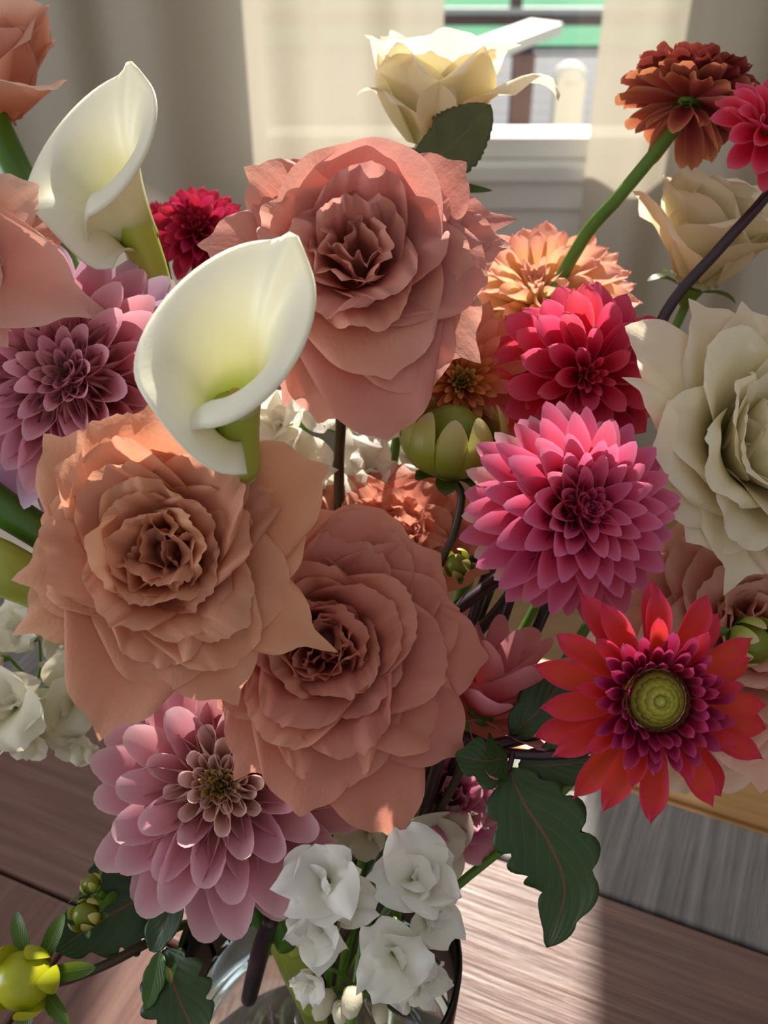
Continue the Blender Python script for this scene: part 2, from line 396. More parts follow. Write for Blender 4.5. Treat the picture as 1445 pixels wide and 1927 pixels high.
# ------------------------------------------------------------------ vase position (used by every stem)
VC = Vector((-0.0315, 0.278, 0.0)); VR = 0.0695; VH = 0.145
GA = 2.399963
_sk = [0]
def stem(root, head, axis, mat, r=0.0025, pts=None, name='stem', r2=None, to_vase=True):
    """stem from the back of a flower head down through the vase neck"""
    _sk[0] += 1; kk = _sk[0]
    a = head - axis*0.002
    path = [a]
    if pts: path += pts
    else: path.append(head - axis*0.03)
    if to_vase:
        h = path[-1]
        d = Vector((h.x-VC.x, h.y-VC.y, 0)); an = math.atan2(d.y, d.x)+0.25*math.sin(kk*1.7)
        rr = VR*(0.45+0.25*((kk*0.618) % 1))
        neck = VC+Vector((math.cos(an)*rr, math.sin(an)*rr, VH+0.012))
        mid = (h+neck)/2; mid.z = lerp(neck.z, h.z, 0.42)
        foot = VC+Vector((-math.cos(an+0.4)*rr*0.75, -math.sin(an+0.4)*rr*0.75, 0.014))
        path += [mid, neck, foot]
    rad = [lerp(r2 or r*0.9, r, i/(len(path)-1)) for i in range(len(path))]
    return tube(name, path, rad, mat, root, 8, 7)

def calyx(root, mat, r=0.008, h=0.012, z=-0.006, n=0, smat=None, sl=0.02, seed=1):
    prof = [(0.0022, z-h), (r*0.7, z-h*0.75), (r, z-h*0.2), (r*0.9, z+h*0.3), (0.0, z+h*0.4)]
    c = lathe('calyx', prof, mat, root, 14)
    for i in range(n):
        me = petal_mesh('sepal', smat or mat, L=sl, W=sl*0.42, th0=60, th1=110+20*n1(i*2.1, seed), curl=20, r0=r*0.5, z0=z-h*0.2, rc0=0.01, rc1=0.01, shape='dahlia', base=0.6, nu=4, nv=6)
        inst('sepal', me, c, Matrix.Rotation(i*2*math.pi/n+0.3, 4, 'Z'))
    return c

# ------------------------------------------------------------------ roses
def rose(label, px, py, d, axis, Rpx, mat, seed, N=30, outer=(), open_=1.0, name='garden_rose', cat='rose', stem_mat='stem_dark',
         stem_pts=None, ruf=1.0, cup=1.0, tall=1.0, deep=0.0, outer_th=82, outer_curl=35, sepals=0, serr=0.012, thp=1.7):
    R = PX(Rpx, d); ax = CD(*axis); loc = P(px, py, d)
    root = thing(name, label, cat, frame(loc - ax*R*0.35, ax))
    rnd = random.Random(seed)
    for i in range(N):
        f = (i+0.5)/N; g = f**0.85
        L = R*lerp(0.52, 1.02, g)*(1+0.2*(rnd.random()-0.5))*lerp(tall, 1, g*0.6)
        W = R*lerp(0.66, 1.25, g)*(1+0.18*(rnd.random()-0.5))
        th1 = lerp(0, outer_th, g**thp)*open_ + rnd.uniform(-12, 12)
        th0 = lerp(4, 46, g)*open_
        curl = lerp(18, outer_curl+14, g)+rnd.uniform(-12, 22)
        rc0 = R*lerp(0.16, 0.5, g)*cup; rc1 = R*lerp(0.34, 0.85, g)*cup
        me = petal_mesh('petal', mat, L=L, W=W, th0=th0, th1=th1, curl=curl, cs=0.7, r0=R*lerp(0.03, 0.24, g), z0=R*lerp(0.06+deep, -0.08, g),
                        rc0=rc0, rc1=rc1, rnd=lerp(0.16, 0.3, g), tip=rnd.choice((0, 0.03, 0.07))*g, tipw=0.16, roll=rnd.uniform(0.04, 0.18)*g,
                        ruf=ruf*lerp(0.14, 0.06, g), freq=lerp(2.6, 2.2, g), serr=serr, seed=seed*13.7+i*1.37, nu=24, nv=14, asym=rnd.uniform(-0.08, 0.08))
        inst('petal', me, root, Matrix.Rotation(i*GA+rnd.uniform(-0.45, 0.45)+seed, 4, 'Z') @ Matrix.Rotation(rnd.uniform(-0.07, 0.07), 4, 'X'))
    for q, o in enumerate(outer):
        az, reach = o[0], PX(o[1], d)
        kw = o[2] if len(o) > 2 else {}
        W = PX(kw.get('w', 300), d); th1 = kw.get('th', 84); tip = kw.get('tip', 0.12)
        L = reach/(0.90*math.sin(math.radians(min(th1, 90))*0.5+0.75)/1.0)
        L = reach*kw.get('k', 1.05)
        me = petal_mesh('petal', mat, L=L, W=W, th0=kw.get('th0', 52), th1=th1, curl=kw.get('curl', 22), cs=0.7, r0=R*0.10, z0=R*kw.get('z', -0.1),
                        rc0=R*0.6, rc1=R*kw.get('rc', 1.6), rnd=kw.get('rnd', 0.34), tip=tip, tipw=kw.get('tw', 0.13), roll=kw.get('roll', 0.16), ruf=kw.get('ruf', 0.035), freq=1.8,
                        serr=0.006, seed=seed*3.1+q*2.3, nu=22, nv=16)
        inst('petal', me, root, Matrix.Rotation(math.radians(az), 4, 'Z'))
    lathe('heart', [(R*.22, -R*.14), (R*.17, -R*.02), (R*.09, R*.16), (0, R*.2)], mat, root, 12)
    hd = loc - ax*R*0.5
    calyx(root, M['stem_green'], R*0.13, R*0.22, -R*0.2, sepals, M['leaf_lt'], R*0.5, seed)
    stem(root, hd, ax, M[stem_mat], 0.0028, stem_pts)
    return root

# ------------------------------------------------------------------ dahlias
def dahlia(label, px, py, d, axis, Rpx, seed, layers, eye=None, name='dahlia', cat='dahlia', stem_mat='stem_green', stem_pts=None, group=None, stem_r=0.0024, sep=5, rot=0.0, up=None):
    """layers: list of dict(n, th=(t0,t1), L=(l0,l1), w, mat, rc, curl, tip, pw) placed in one running golden-angle spiral"""
    R = PX(Rpx, d); ax = CD(*axis); loc = P(px, py, d)
    root = thing(name, label, cat, frame(loc, ax, up), group)
    rnd = random.Random(seed); idx = 0
    rec = 0.16*R
    core = lathe('receptacle', [(0.0015, -rec*1.5), (rec*0.9, -rec*1.1), (rec*1.15, -rec*0.4), (rec, rec*0.3), (rec*0.5, rec*0.7), (0, rec*0.8)], M['stem_green'], root, 14)
    for ly in layers:
        vs = []
        for q in range(ly.get('var', 4)):
            rcx = ly.get('rc', 0.5)*ly['w']/2*rnd.uniform(0.85, 1.25)
            vs.append(petal_mesh('petal', M[ly['mat']], L=1.0, W=ly['w']*rnd.uniform(0.9, 1.1), th0=ly.get('c0', 4), th1=ly.get('c1', -8)+rnd.uniform(-6, 6), curl=ly.get('curl', 10)+rnd.uniform(-6, 10), cs=0.6,
                                 rc0=rcx*0.8, rc1=rcx*ly.get('rcx', 1.25), shape=ly.get('shape', 'dahlia'), base=ly.get('base', 0.34), rnd=ly.get('rnd', 0.3), tip=ly.get('tip', 0.04), ruf=ly.get('ruf', 0.02), freq=1.6,
                                 crease=ly.get('crease', 0.0), seed=seed*5+q*1.9+len(vs), nu=10, nv=11, roll=ly.get('roll', 0), pt=ly.get('pt', 0.62), tipw=ly.get('tw', 0.3)))
        for i in range(ly['n']):
            t = (i+0.5)/ly['n']; t = t**ly.get('pw', 0.8)
            th = math.radians(lerp(ly['th'][0], ly['th'][1], t)+rnd.uniform(-1, 1)*ly.get('jit', 4))
            L = R*lerp(ly['L'][0], ly['L'][1], t)*rnd.uniform(0.93, 1.07)
            ph = idx*GA+rnd.uniform(-0.09, 0.09)+rot if not ly.get('ring') else 2*math.pi*i/ly['n']*ly.get('turns', 1)+ly.get('off', 0)+rnd.uniform(-0.07, 0.07)
            idx += 1
            dd = Vector((math.sin(th)*math.cos(ph), math.sin(th)*math.sin(ph), math.cos(th)))
            ni = Vector((-math.cos(th)*math.cos(ph), -math.cos(th)*math.sin(ph), math.sin(th)))
            X = -ni; Z = dd; Y = Z.cross(X)
            m = Matrix((X*L, Y*L, Z*L)).transposed().to_4x4()
            m.translation = dd*rec*ly.get('rb', 0.8)+Vector((math.cos(ph)*ly.get('br', 0)*R, math.sin(ph)*ly.get('br', 0)*R, ly.get('dz', 0)*R))
            inst('petal', rnd.choice(vs), root, m)
    if eye: eye(root, R)
    for i in range(sep):
        me = petal_mesh('bract', M['leaf_lt'], L=R*0.3, W=R*0.14, th0=80, th1=120, curl=20, r0=rec*0.5, z0=-rec*1.2, rc0=R*.2, rc1=R*.2, shape='dahlia', base=0.6, nu=4, nv=5)
        inst('bract', me, root, Matrix.Rotation(i*2*math.pi/max(sep, 1), 4, 'Z'))
    stem(root, loc-ax*rec*1.2, ax, M[stem_mat], stem_r, stem_pts)
    return root

# ------------------------------------------------------------------ leaves and buds
def leaf(root, pts, W, mat, nrm=None, serr=0.12, teeth=5, fold=0.15, name='leaf', bow=0.0, base=0.1, pk=0.42, curlx=0.0, seed=0):
    """leaf along a midrib through world points; nrm = side that faces out"""
    pts = [Vector(p) for p in pts]; nv = 44; nu = 12
    nrm = nrm or CD(0, 0.1, 1)
    def mid(t):
        n = len(pts)-1; x = min(t*n, n-1e-6); i = int(x); f = x-i
        p0 = pts[max(i-1, 0)]; p1 = pts[i]; p2 = pts[i+1]; p3 = pts[min(i+2, n)]
        return 0.5*((2*p1)+(p2-p0)*f+(2*p0-5*p1+4*p2-p3)*f*f+(3*p1-p0-3*p2+p3)*f**3)
    verts, uvs = [], []
    for j in range(nv+1):
        v = j/nv; p = mid(v); t = (mid(min(v+0.03, 1))-mid(max(v-0.03, 0))).normalized()
        nn = nrm.copy()
        if curlx: nn = Matrix.Rotation(curlx*v*v, 3, t) @ nn
        sd_ = t.cross(nn).normalized(); n2 = sd_.cross(t)
        x = v/pk*0.5 if v < pk else 0.5+(v-pk)/(1-pk)*0.5
        hw = W/2*max(0.0, math.sin(math.pi*x))**0.85
        hw = max(hw, W*base*0.3*(1-v))
        for i in range(nu+1):
            u = -1+2*i/nu
            tooth = 1-abs(math.sin(math.pi*(v*teeth+0.35*(u > 0))))**0.7
            sc = 1-serr*2.0*tooth*abs(u)**4 if serr else 1
            back = 0.0
            a = u*hw*sc
            verts.append(p+sd_*a+n2*(abs(a)*fold - bow*W*abs(u)**2 + W*0.03*n1(v*4+u, seed))+t*back*0.5); uvs.append((i/nu, v))
    f = grid_faces(nu, nv)
    if root:
        inv = root.matrix_world.inverted(); verts = [inv @ v for v in verts]
    o = mesh(name, verts, f, mat, root, uvs)
    s = o.modifiers.new('thickness', 'SOLIDIFY'); s.thickness = 0.0004
    return o

def bud(label, px, py, d, axis, rpx, mat, seed, sepal_n=6, npet=9, stem_pts=None, stem_mat='stem_dark', name='dahlia_bud', to_vase=True, sl=0.9, parent=None, sm='leaf_lt', tallness=1.1, spread=95, stem_r=0.0022):
    R = PX(rpx, d); ax = CD(*axis); loc = P(px, py, d)
    if parent is None: root = thing(name, label, 'bud', frame(loc, ax))
    else:
        root = parent
    mw = frame(loc, ax); loc_m = root.matrix_world.inverted() @ mw
    def add(nm, me, rot, par):
        return inst(nm, me, root, loc_m @ Matrix.Rotation(rot, 4, 'Z'))
    prof = [(0.002, -R*0.95), (R*0.6, -R*0.8), (R*0.93, -R*0.3), (R*0.95, R*0.15), (R*0.7, R*0.65*tallness), (R*0.3, R*0.86*tallness), (0, R*0.9*tallness)]
    core = lathe('bud_core', prof, mat, root, 20, mw=loc_m)
    rnd = random.Random(seed)
    for i in range(npet):
        me = petal_mesh('bud_scale', M['bud_scale'] if mat is M['bud'] else mat, L=R*2.3*tallness*rnd.uniform(0.92, 1.12), W=R*0.95, th0=75, th1=-36, curl=-8, r0=R*0.25, z0=-R*0.9, rc0=R*0.9, rc1=R*0.7, shape='dahlia', base=0.5, nu=8, nv=12)
        add('bud_scale', me, i*2*math.pi/npet+rnd.uniform(-.1, .1), root)
    for i in range(sepal_n):
        me = petal_mesh('sepal', M[sm], L=R*sl*rnd.uniform(0.85, 1.15), W=R*0.62, th0=70, th1=spread+rnd.uniform(-25, 25), curl=25, r0=R*0.25, z0=-R*0.95, rc0=R*0.6, rc1=R*0.6, shape='dahlia', base=0.55, nu=6, nv=8)
        add('sepal', me, i*2*math.pi/sepal_n+0.2, root)
    stem(root, loc-ax*R*0.8, ax, M[stem_mat], stem_r, stem_pts, to_vase=to_vase)
    return root

# ------------------------------------------------------------------ stock
def floret_meshes(mat, seed):
    out = []
    rnd = random.Random(seed)
    for q in range(8):
        out.append(petal_mesh('petal', mat, L=1.0, W=rnd.uniform(1.0, 1.4), th0=25, th1=rnd.uniform(74, 115), curl=rnd.uniform(-30, 60), rc0=0.4, rc1=rnd.uniform(0.8, 2.2), rnd=0.28, tip=-0.07, tipw=0.25, base=0.22,
                              ruf=0.28, freq=1.7, serr=0.02, crease=0.05, seed=seed+q*3.3, nu=9, nv=8))
    return out
SM = {'stock': floret_meshes(M['stock'], 3), 'stock_cream': floret_meshes(M['stock_cream'], 17)}
def stock(label, spots, mat, seed, stem_px, buds=(), group=None, name='stock_flower', np_=(5, 7), stem_r=0.0022):
    """spots: (px, py, depth, radius_px, axis) for each floret; stem_px: (px, py, depth) down the main stalk"""
    rnd = random.Random(seed)
    p0 = P(*stem_px[0])
    root = thing(name, label, 'flower', Matrix.Translation(p0), group)
    tube('stalk', [P(*s) for s in stem_px], stem_r, M['stem_green'], root)
    for (x, y, d, r, ax) in spots:
        R = PX(r, d); loc = P(x, y, d); a = CD(*ax)
        m = root.matrix_world.inverted() @ frame(loc - a*R*0.35, a)
        fl = lathe('floret', [(0.0008, -R*0.5), (R*0.1, -R*0.35), (R*0.12, -R*0.05), (R*0.06, R*0.15), (0, R*0.18)], M['stem_green'], root, 8, mw=m)
        n = rnd.randint(*np_); off = rnd.random()*6
        for i in range(n):
            inner = i >= 4
            sc = R*(rnd.uniform(0.9, 1.3) if not inner else rnd.uniform(0.5, 0.8))
            ph = off+i*2*math.pi/4+rnd.uniform(-.35, .35) if not inner else off+i*2.4
            mm = Matrix.Rotation(ph, 4, 'Z') @ Matrix.Rotation(rnd.uniform(-0.45, 0.35) - (0.6 if inner else 0), 4, 'Y') @ Matrix.Scale(sc, 4)
            inst('petal', rnd.choice(SM[mat]), fl, mm)
        # pedicel back to nearest stalk point
        near = min((P(*s) for s in stem_px), key=lambda q: (q-loc).length)
        tube('pedicel', [loc-a*R*0.8, (loc-a*R*1.2)*0.5+near*0.5, near], 0.0009, M['stem_green'], root, 6, 4)
    for (x, y, d, r, ax) in buds:
        R = PX(r, d); a = CD(*ax); loc = P(x, y, d)
        m = root.matrix_world.inverted() @ frame(loc, a)
        b = lathe('stock_bud', [(0.0006, -R), (R*0.55, -R*0.6), (R*0.62, 0), (R*0.42, R*0.7), (R*0.1, R), (0, R*1.02)], M['stock_cream'], root, 12, mw=m)
        for i in range(3):
            me = petal_mesh('sepal', M['leaf_lt'], L=R*1.3, W=R*0.6, th0=50, th1=-15, curl=0, r0=R*0.12, z0=-R, rc0=R*.6, rc1=R*.6, shape='dahlia', base=0.6, nu=4, nv=6)
            inst('sepal', me, b, Matrix.Rotation(i*2.1, 4, 'Z'))
        near = min((P(*s) for s in stem_px), key=lambda q: (q-loc).length)
        tube('pedicel', [loc-a*R, near], 0.0009, M['stem_green'], root, 6, 3)
    return root

# ------------------------------------------------------------------ calla lilies
def calla(label, px, py, d, axis, roll_deg, H, rim, seed, stem_pts, tube_r=0.012, back=1.0, front=0.45, side=0.8, flare=1.0, p=2.2, tipk=0.10, over=0.34, lip=0.6, leanb=0.0):
    """spathe: funnel whose rim is high at the back (local +Y) and low, overlapping and rolled at the front"""
    loc = P(px, py, d); ax = CD(*axis)
    root = thing('calla_lily', label, 'calla lily', frame(loc, ax) @ Matrix.Rotation(math.radians(roll_deg), 4, 'Z'))
    nu, nv = 64, 30; verts, uvs = [], []
    for j in range(nv+1):
        s = j/nv
        for i in range(nu+1):
            t = i/nu
            fi = lerp(-math.pi*(1+over*0.9), math.pi*(1+over), t)       # 0 = back
            c = (1+math.cos(clamp(fi, -math.pi, math.pi)))/2
            hh = H*(lerp(front, back, c**0.9)+tipk*math.exp(-(fi/0.2)**2))*(1-0.72*smooth((abs(fi)/math.pi-0.86)/max(over+0.06, .01)))
            rr = rim*(lerp(0.86, 1.0, c)*(1-0.0*c))*flare
            z = hh*s
            ss = z/H
            r = lerp(tube_r*0.72, tube_r, smooth(s*2)) + (rr-tube_r)*max(0, (s-0.28)/0.72)**p
            # rolled lip at front and sides
            lp = lip*(1-c**1.5)*(1-0.85*smooth((-fi/math.pi-0.6)/0.45))
            e = max(0, (s-0.80)/0.20)
            z -= lp*rim*0.55*e**2; r += lp*rim*0.25*e
            # pinch to a point at the tip
            # spiral overlap: one edge tucked inside
            k2 = clamp((fi/math.pi+1+over*0.9)/(2+1.9*over))
            r *= lerp(1.12, 0.72, smooth(k2))
            x = r*math.sin(fi); y = r*math.cos(fi) - leanb*z*0
            verts.append((x, y, z)); uvs.append((t, s))
    sp = mesh('spathe', verts, grid_faces(nu, nv), M['calla'], root, uvs)
    m = sp.modifiers.new('thickness', 'SOLIDIFY'); m.thickness = 0.0009; m.offset = 0
    lathe('spadix', [(0.0015, H*0.05), (0.0030, H*0.12), (0.0030, H*0.2), (0.0024, H*0.26), (0, H*0.28)], M['ochre'], root, 12)
    path = [loc+ax*0.012]+stem_pts
    tube('stem', path, [tube_r*0.70]+[tube_r*0.66]*len(stem_pts), M['calla_pale'], root, 14, 7)
    return root

#STRUCT
# ================================================================== the room (z = 0 is the table top, floor at -0.75)
FZ = -0.75; WY = 2.2
room = {}
def st(o): o['kind'] = 'structure'; return o
st(box('floor', -2.6, 2.6, -2.2, WY, FZ-0.05, FZ, M['floor']))
OX0, OX1, OZ0, OZ1 = -0.30, 0.66, -0.02, 2.35
wv = lambda n, a: st(mesh(n, a[0], a[1], M['wall'], smoothed=False))
wb = st(box('wall_back', -2.6, OX0, WY, WY+0.12, FZ, 2.6, M['wall']))
for (a, b, c, e) in ((OX1, 2.6, FZ, 2.6), (OX0, OX1, FZ, OZ0), (OX0, OX1, OZ1, 2.6)):
    box('wall_section', a, b, WY, WY+0.12, c, e, M['wall'], wb)
st(box('wall_left', -2.72, -2.6, -2.2, WY+0.12, FZ, 2.6, M['wall']))
st(box('wall_right', 2.6, 2.72, -2.2, WY+0.12, FZ, 2.6, M['wall']))
st(box('baseboard_back', -2.6, 2.6, WY-0.015, WY, FZ, FZ+0.12, M['trim']))
# window
wn = bpy.data.objects.new('window_1', None); C.objects.link(wn); st(wn); wn.location = (0, WY, OZ0)
def wbox(name, x0, x1, y0, y1, z0, z1, mat):
    o = box(name, x0, x1, y0-WY, y1-WY, z0-OZ0, z1-OZ0, mat, wn, 0.004); return o
wbox('window_frame', OX0, OX0+0.05, WY-0.01, WY+0.1, OZ0, OZ1, M['trim'])
wbox('window_frame', OX1-0.05, OX1, WY-0.01, WY+0.1, OZ0, OZ1, M['trim'])
wbox('window_frame', OX0+0.05, OX1-0.05, WY+0.0, WY+0.1, OZ0, OZ0+0.045, M['trim'])
wbox('window_frame', OX0+0.05, OX1-0.05, WY-0.01, WY+0.1, OZ1-0.05, OZ1, M['trim'])
wbox('window_sill', OX0-0.06, OX1+0.06, WY-0.05, WY+0.0, OZ0-0.035, OZ0, M['trim'])
wbox('apron', OX0-0.03, OX1+0.03, WY-0.03, WY, OZ0-0.10, OZ0-0.035, M['trim'])
wbox('apron', OX0-0.03, OX1+0.03, WY-0.018, WY, OZ0-0.20, OZ0-0.10, M['trim'])
mesh('pane', [(OX0+.04, .05, .04), (OX1-.04, .05, .04), (OX1-.04, .05, OZ1-OZ0-.04), (OX0+.04, .05, OZ1-OZ0-.04)], [(0, 1, 2, 3)], glass_pane_mat(), wn, smoothed=False)
# curtains
def curtain(x0, x1, label, seed, per=0.19):
    nx = int((x1-x0)/0.012); nz = 16; v, uv = [], []
    for j in range(nz+1):
        z = lerp(FZ+0.005, 2.46, j/nz)
        for i in range(nx+1):
            x = lerp(x0, x1, i/nx)
            ph = 2*math.pi*x/per+1.6*n1(x*5, seed)
            amp = 0.024*(0.7+0.5*n1(x*3, seed+4))
            v.append((x+0.006*n1(j*0.4+x*4, seed), WY-0.10+amp*math.sin(ph)+0.006*n1(j*0.5+x*9, seed+2), z)); uv.append((i/nx, j/nz))
    o = mesh('curtain', v, grid_faces(nx, nz), M['curtain'], None, uv); tag(o, label, 'curtain'); return o
curtain(-2.2, 0.115, 'long linen curtain hanging behind the callas and the slipcovered chair', 1)
curtain(0.415, 2.2, 'long linen curtain hanging behind the burgundy zinnia beside the window gap', 7)
rod = tube('curtain_rod', [(-2.35, WY-0.10, 2.485), (0, WY-0.10, 2.485), (2.35, WY-0.10, 2.485)], 0.012, M['stem_dark'], None, 12, 2)
tag(rod, 'dark slim rod carrying the linen curtains', 'curtain rod')

# ------------------------------------------------------------------ outside
OG = FZ-0.35
M['lawn'] = plain('lawn', srgb(88, 156, 120), srgb(64, 126, 96), 3, 0.9, 0.1)
M['deck'] = plain('deck_boards', srgb(48, 56, 76), srgb(38, 46, 64), 6, 0.7, 0.2)
M['outwhite'] = plain('outdoor_white_paint', srgb(236, 238, 240), srgb(226, 230, 234), 10, 0.5, 0.3)
M['cedar'] = plain('cedar_wood', srgb(142, 118, 118), srgb(118, 98, 100), 14, 0.7, 0.2)
g = mesh('lawn', [(-14, 2.4, OG-.02), (16, 2.4, OG-.02), (16, 26, OG-.02), (-14, 26, OG-.02)], [(0, 1, 2, 3)], M['lawn'], smoothed=False); tag(g, 'bright green lawn beyond the deck outside the window', 'lawn', kind='structure')
dk = thing('deck', 'blue grey wooden deck outside the window', 'deck', Matrix.Translation((0, 2.5, OG)))
for i in range(24):
    box('deck_board', -2.5, 4.0, 0.0+i*0.285, 0.277+i*0.285, -0.015, 0.02, M['deck'], dk)
def at_y(px, py, Y):
    q = RC @ Vector(((px-CX)/F, -(py-CY)/F, -1)); return CAM+q*(Y/q.y)
pw = at_y(1072, 150, 3.3)
pt = thing('railing_post', 'short white post with a rounded cap on the deck', 'post', Matrix.Translation((pw.x, 3.3, OG+0.02)))
zt = at_y(1072, 125, 3.3).z-OG-0.02
box('shaft', -0.045, 0.045, -0.045, 0.045, 0, zt-0.03, M['outwhite'], pt, 0.006)
lathe('cap', [(0.052, zt-0.035), (0.052, zt-0.02), (0.04, zt), (0.02, zt+0.012), (0, zt+0.014)], M['outwhite'], pt, 20)
a1 = at_y(895, 100, 3.9); a2 = at_y(1028, 50, 4.3)
rl = thing('stair_rail', 'white slanting handrail leading away from the deck on reddish post', 'handrail', Matrix.Translation((a1.x, a1.y, OG)))
def slab(name, p, q, wdt, th, mat, root):
    dq = (q-p).normalized(); sd2 = dq.cross(Vector((0, 0, 1))).normalized(); upv = sd2.cross(dq)
    vs = []
    for e in (p, q):
        for a, b in ((-1, -1), (1, -1), (1, 1), (-1, 1)): vs.append(e+sd2*a*wdt/2+upv*b*th/2)
    inv = root.matrix_world.inverted(); vs = [inv @ x for x in vs]
    return mesh(name, vs, [(0, 1, 2, 3), (7, 6, 5, 4), (0, 4, 5, 1), (1, 5, 6, 2), (2, 6, 7, 3), (3, 7, 4, 0)], mat, root, smoothed=False)
slab('handrail', a1, a2, 0.14, 0.04, M['outwhite'], rl)
b1 = at_y(985, 110, 4.15)
box('post', b1.x-a1.x-0.04, b1.x-a1.x+0.04, 4.15-a1.y-0.04, 4.15-a1.y+0.04, 0, b1.z-OG+0.02, M['cedar'], rl)
fn = thing('garden_fence', 'low reddish board fence with white top and bottom rails across the lawn', 'fence', Matrix.Translation((0, 9.5, OG)))
for (ya, yb, m) in ((14, 26, 'outwhite'), (26, 48, 'cedar'), (88, 100, 'outwhite'), (-26, -12, 'outwhite')):
    z1 = at_y(960, ya, 9.5).z-OG; z2 = at_y(960, yb, 9.5).z-OG
    box('rail', -4, 5, -0.02, 0.02, z2, z1, M[m], fn)
for x in (-2.4, -0.6, 0.88+0.25, 2.9, 4.6):
    box('post', x-0.05, x+0.05, 0.02, 0.10, 0, at_y(960, -30, 9.5).z-OG, M['cedar'], fn)

# ------------------------------------------------------------------ table, bench, chair
E1 = Vector((0.918, -0.397, 0)); E2 = Vector((0.397, 0.918, 0)); T0 = Vector((0.131, 0.416, 0))
tm = Matrix((E1, E2, Vector((0, 0, 1)))).transposed().to_4x4(); tm.translation = T0+Vector((0, 0, FZ))
table = thing('dining_table', 'rustic reddish brown plank table with a weathered grey end strip', 'table', tm)
TZ = -FZ
def plank(x0, x1, y0, y1, mat, dz=0.0):
    o = box('plank', -(x1-x0)/2, (x1-x0)/2, -(y1-y0)/2, (y1-y0)/2, -0.032, 0, mat, table, 0.0025)
    o.location = ((x0+x1)/2, (y0+y1)/2, TZ+dz); return o
plank(-1.0, 0.56, 0.0015, 0.095, M['grey_wood'], -0.001)
plank(-1.0, 0.56, -0.145, -0.0015, M['red_wood'])
M['red_wood2'] = wood_mat('aged_red_wood_lengthwise', srgb(116, 78, 68), srgb(84, 56, 52), srgb(138, 104, 92), math.pi/2)
for i in range(11):
    x0 = -1.0+i*0.142
    plank(x0+0.001, x0+0.141, -1.15, -0.148, M['red_wood2'], -0.0005*(i % 2))
for (x, y) in ((-0.93, 0.02), (0.49, 0.02), (-0.93, -1.08), (0.49, -1.08)):
    box('leg', x-0.045, x+0.045, y-0.045, y+0.045, 0, TZ-0.0325, M['red_wood'], table, 0.004)
box('apron', -0.9, 0.46, 0.0, 0.025, TZ-0.13, TZ-0.033, M['red_wood'], table)
bm_ = tm.copy(); bm_.translation = T0+E1*0.12+E2*0.36+Vector((0, 0, FZ))
bn = thing('bench', 'honey coloured wooden bench beyond the table end', 'bench', bm_)
for i in range(2): box('seat_board', -0.65, 0.65, -0.16+i*0.162, -0.002+i*0.162, 0.42, 0.455, M['bench'], bn, 0.004)
for x in (-0.55, 0.55):
    box('leg', x-0.03, x+0.03, -0.13, 0.13, 0, 0.42, M['bench'], bn, 0.004)

# slip-covered chair by the curtain
cp = P(115, 345, 1.62)
ch = thing('slipcovered_chair', 'cream linen slipcovered chair standing before the curtain', 'chair', Matrix.Translation((cp.x, cp.y, FZ)) @ Matrix.Rotation(math.radians(-18), 4, 'Z'))
hz = cp.z-FZ
def soft_panel(name, w2, h0, h1, y0, th, rx, wav, seed):
    v, uv = [], []; nx, nz = 28, 20
    for side_ in (0, 1):
        for j in range(nz+1):
            for i in range(nx+1):
                u = -1+2*i/nx; t = j/nz
                x = u*w2*(1-0.06*t*0)
                top = h1 - rx*(abs(u)**5)*0.10 - 0.015*abs(u)**2
                z = lerp(h0, top, t)
                e = (1-abs(u)**8)*(1-t**14)
                y = y0+(th*e*(1 if side_ else -1))/2+wav*n1(u*3+t, seed)*(1-0.5*t)+0.06*t
                v.append((x, y, z)); uv.append((i/nx, t))
    f = grid_faces(nx, nz); off = (nx+1)*(nz+1)
    f2 = [tuple(reversed(q)) for q in f]
    faces = f2+[tuple(a+off for a in q) for q in f]
    for i in range(nx):
        a = nz*(nx+1)+i; faces.append((a, a+1, a+1+off, a+off))
    for j in range(nz):
        a = j*(nx+1); b = a+nx+1; faces.append((a, a+off, b+off, b)[::-1])
        a = j*(nx+1)+nx; b = a+nx+1; faces.append((a, a+off, b+off, b))
    return mesh(name, v, faces, M['slip'], ch, uv)
soft_panel('back_cover', 0.22, 0.0, hz, 0.0, 0.07, 1.0, 0.03, 3)
box('seat_cover', -0.22, 0.22, -0.46, -0.02, 0.02, 0.46, M['slip'], ch, 0.03)

# ------------------------------------------------------------------ vase
vm = Matrix.Translation(VC+Vector((0, 0, 0.0)))
vase = thing('glass_vase', 'clear pale teal glass vase holding all the flowers', 'vase', vm)
prof = [(0, 0.001), (0.045, 0.001), (0.055, 0.005), (0.060, 0.02), (0.0665, 0.08), (VR, VH-0.002), (VR-0.001, VH), (VR-0.0028, VH-0.001), (0.0635, 0.08), (0.057, 0.024), (0.052, 0.012), (0.040, 0.009), (0, 0.009)]
M['glass'] = glass_mat('vase_glass', (0.92, 0.98, 0.99, 1), 1.46)
M['water'] = glass_mat('vase_water', (0.90, 0.98, 0.98, 1), 1.33)
vb = lathe('body', prof, M['glass'], vase, 64)
wt = lathe('water', [(0, 0.0092), (0.0398, 0.0093), (0.0518, 0.0123), (0.0568, 0.0243), (0.0632, 0.08), (0.0643, 0.098), (0, 0.098)], M['water'], None, 48, mw=vm)
tag(wt, 'clear water standing inside the glass vase', 'water')
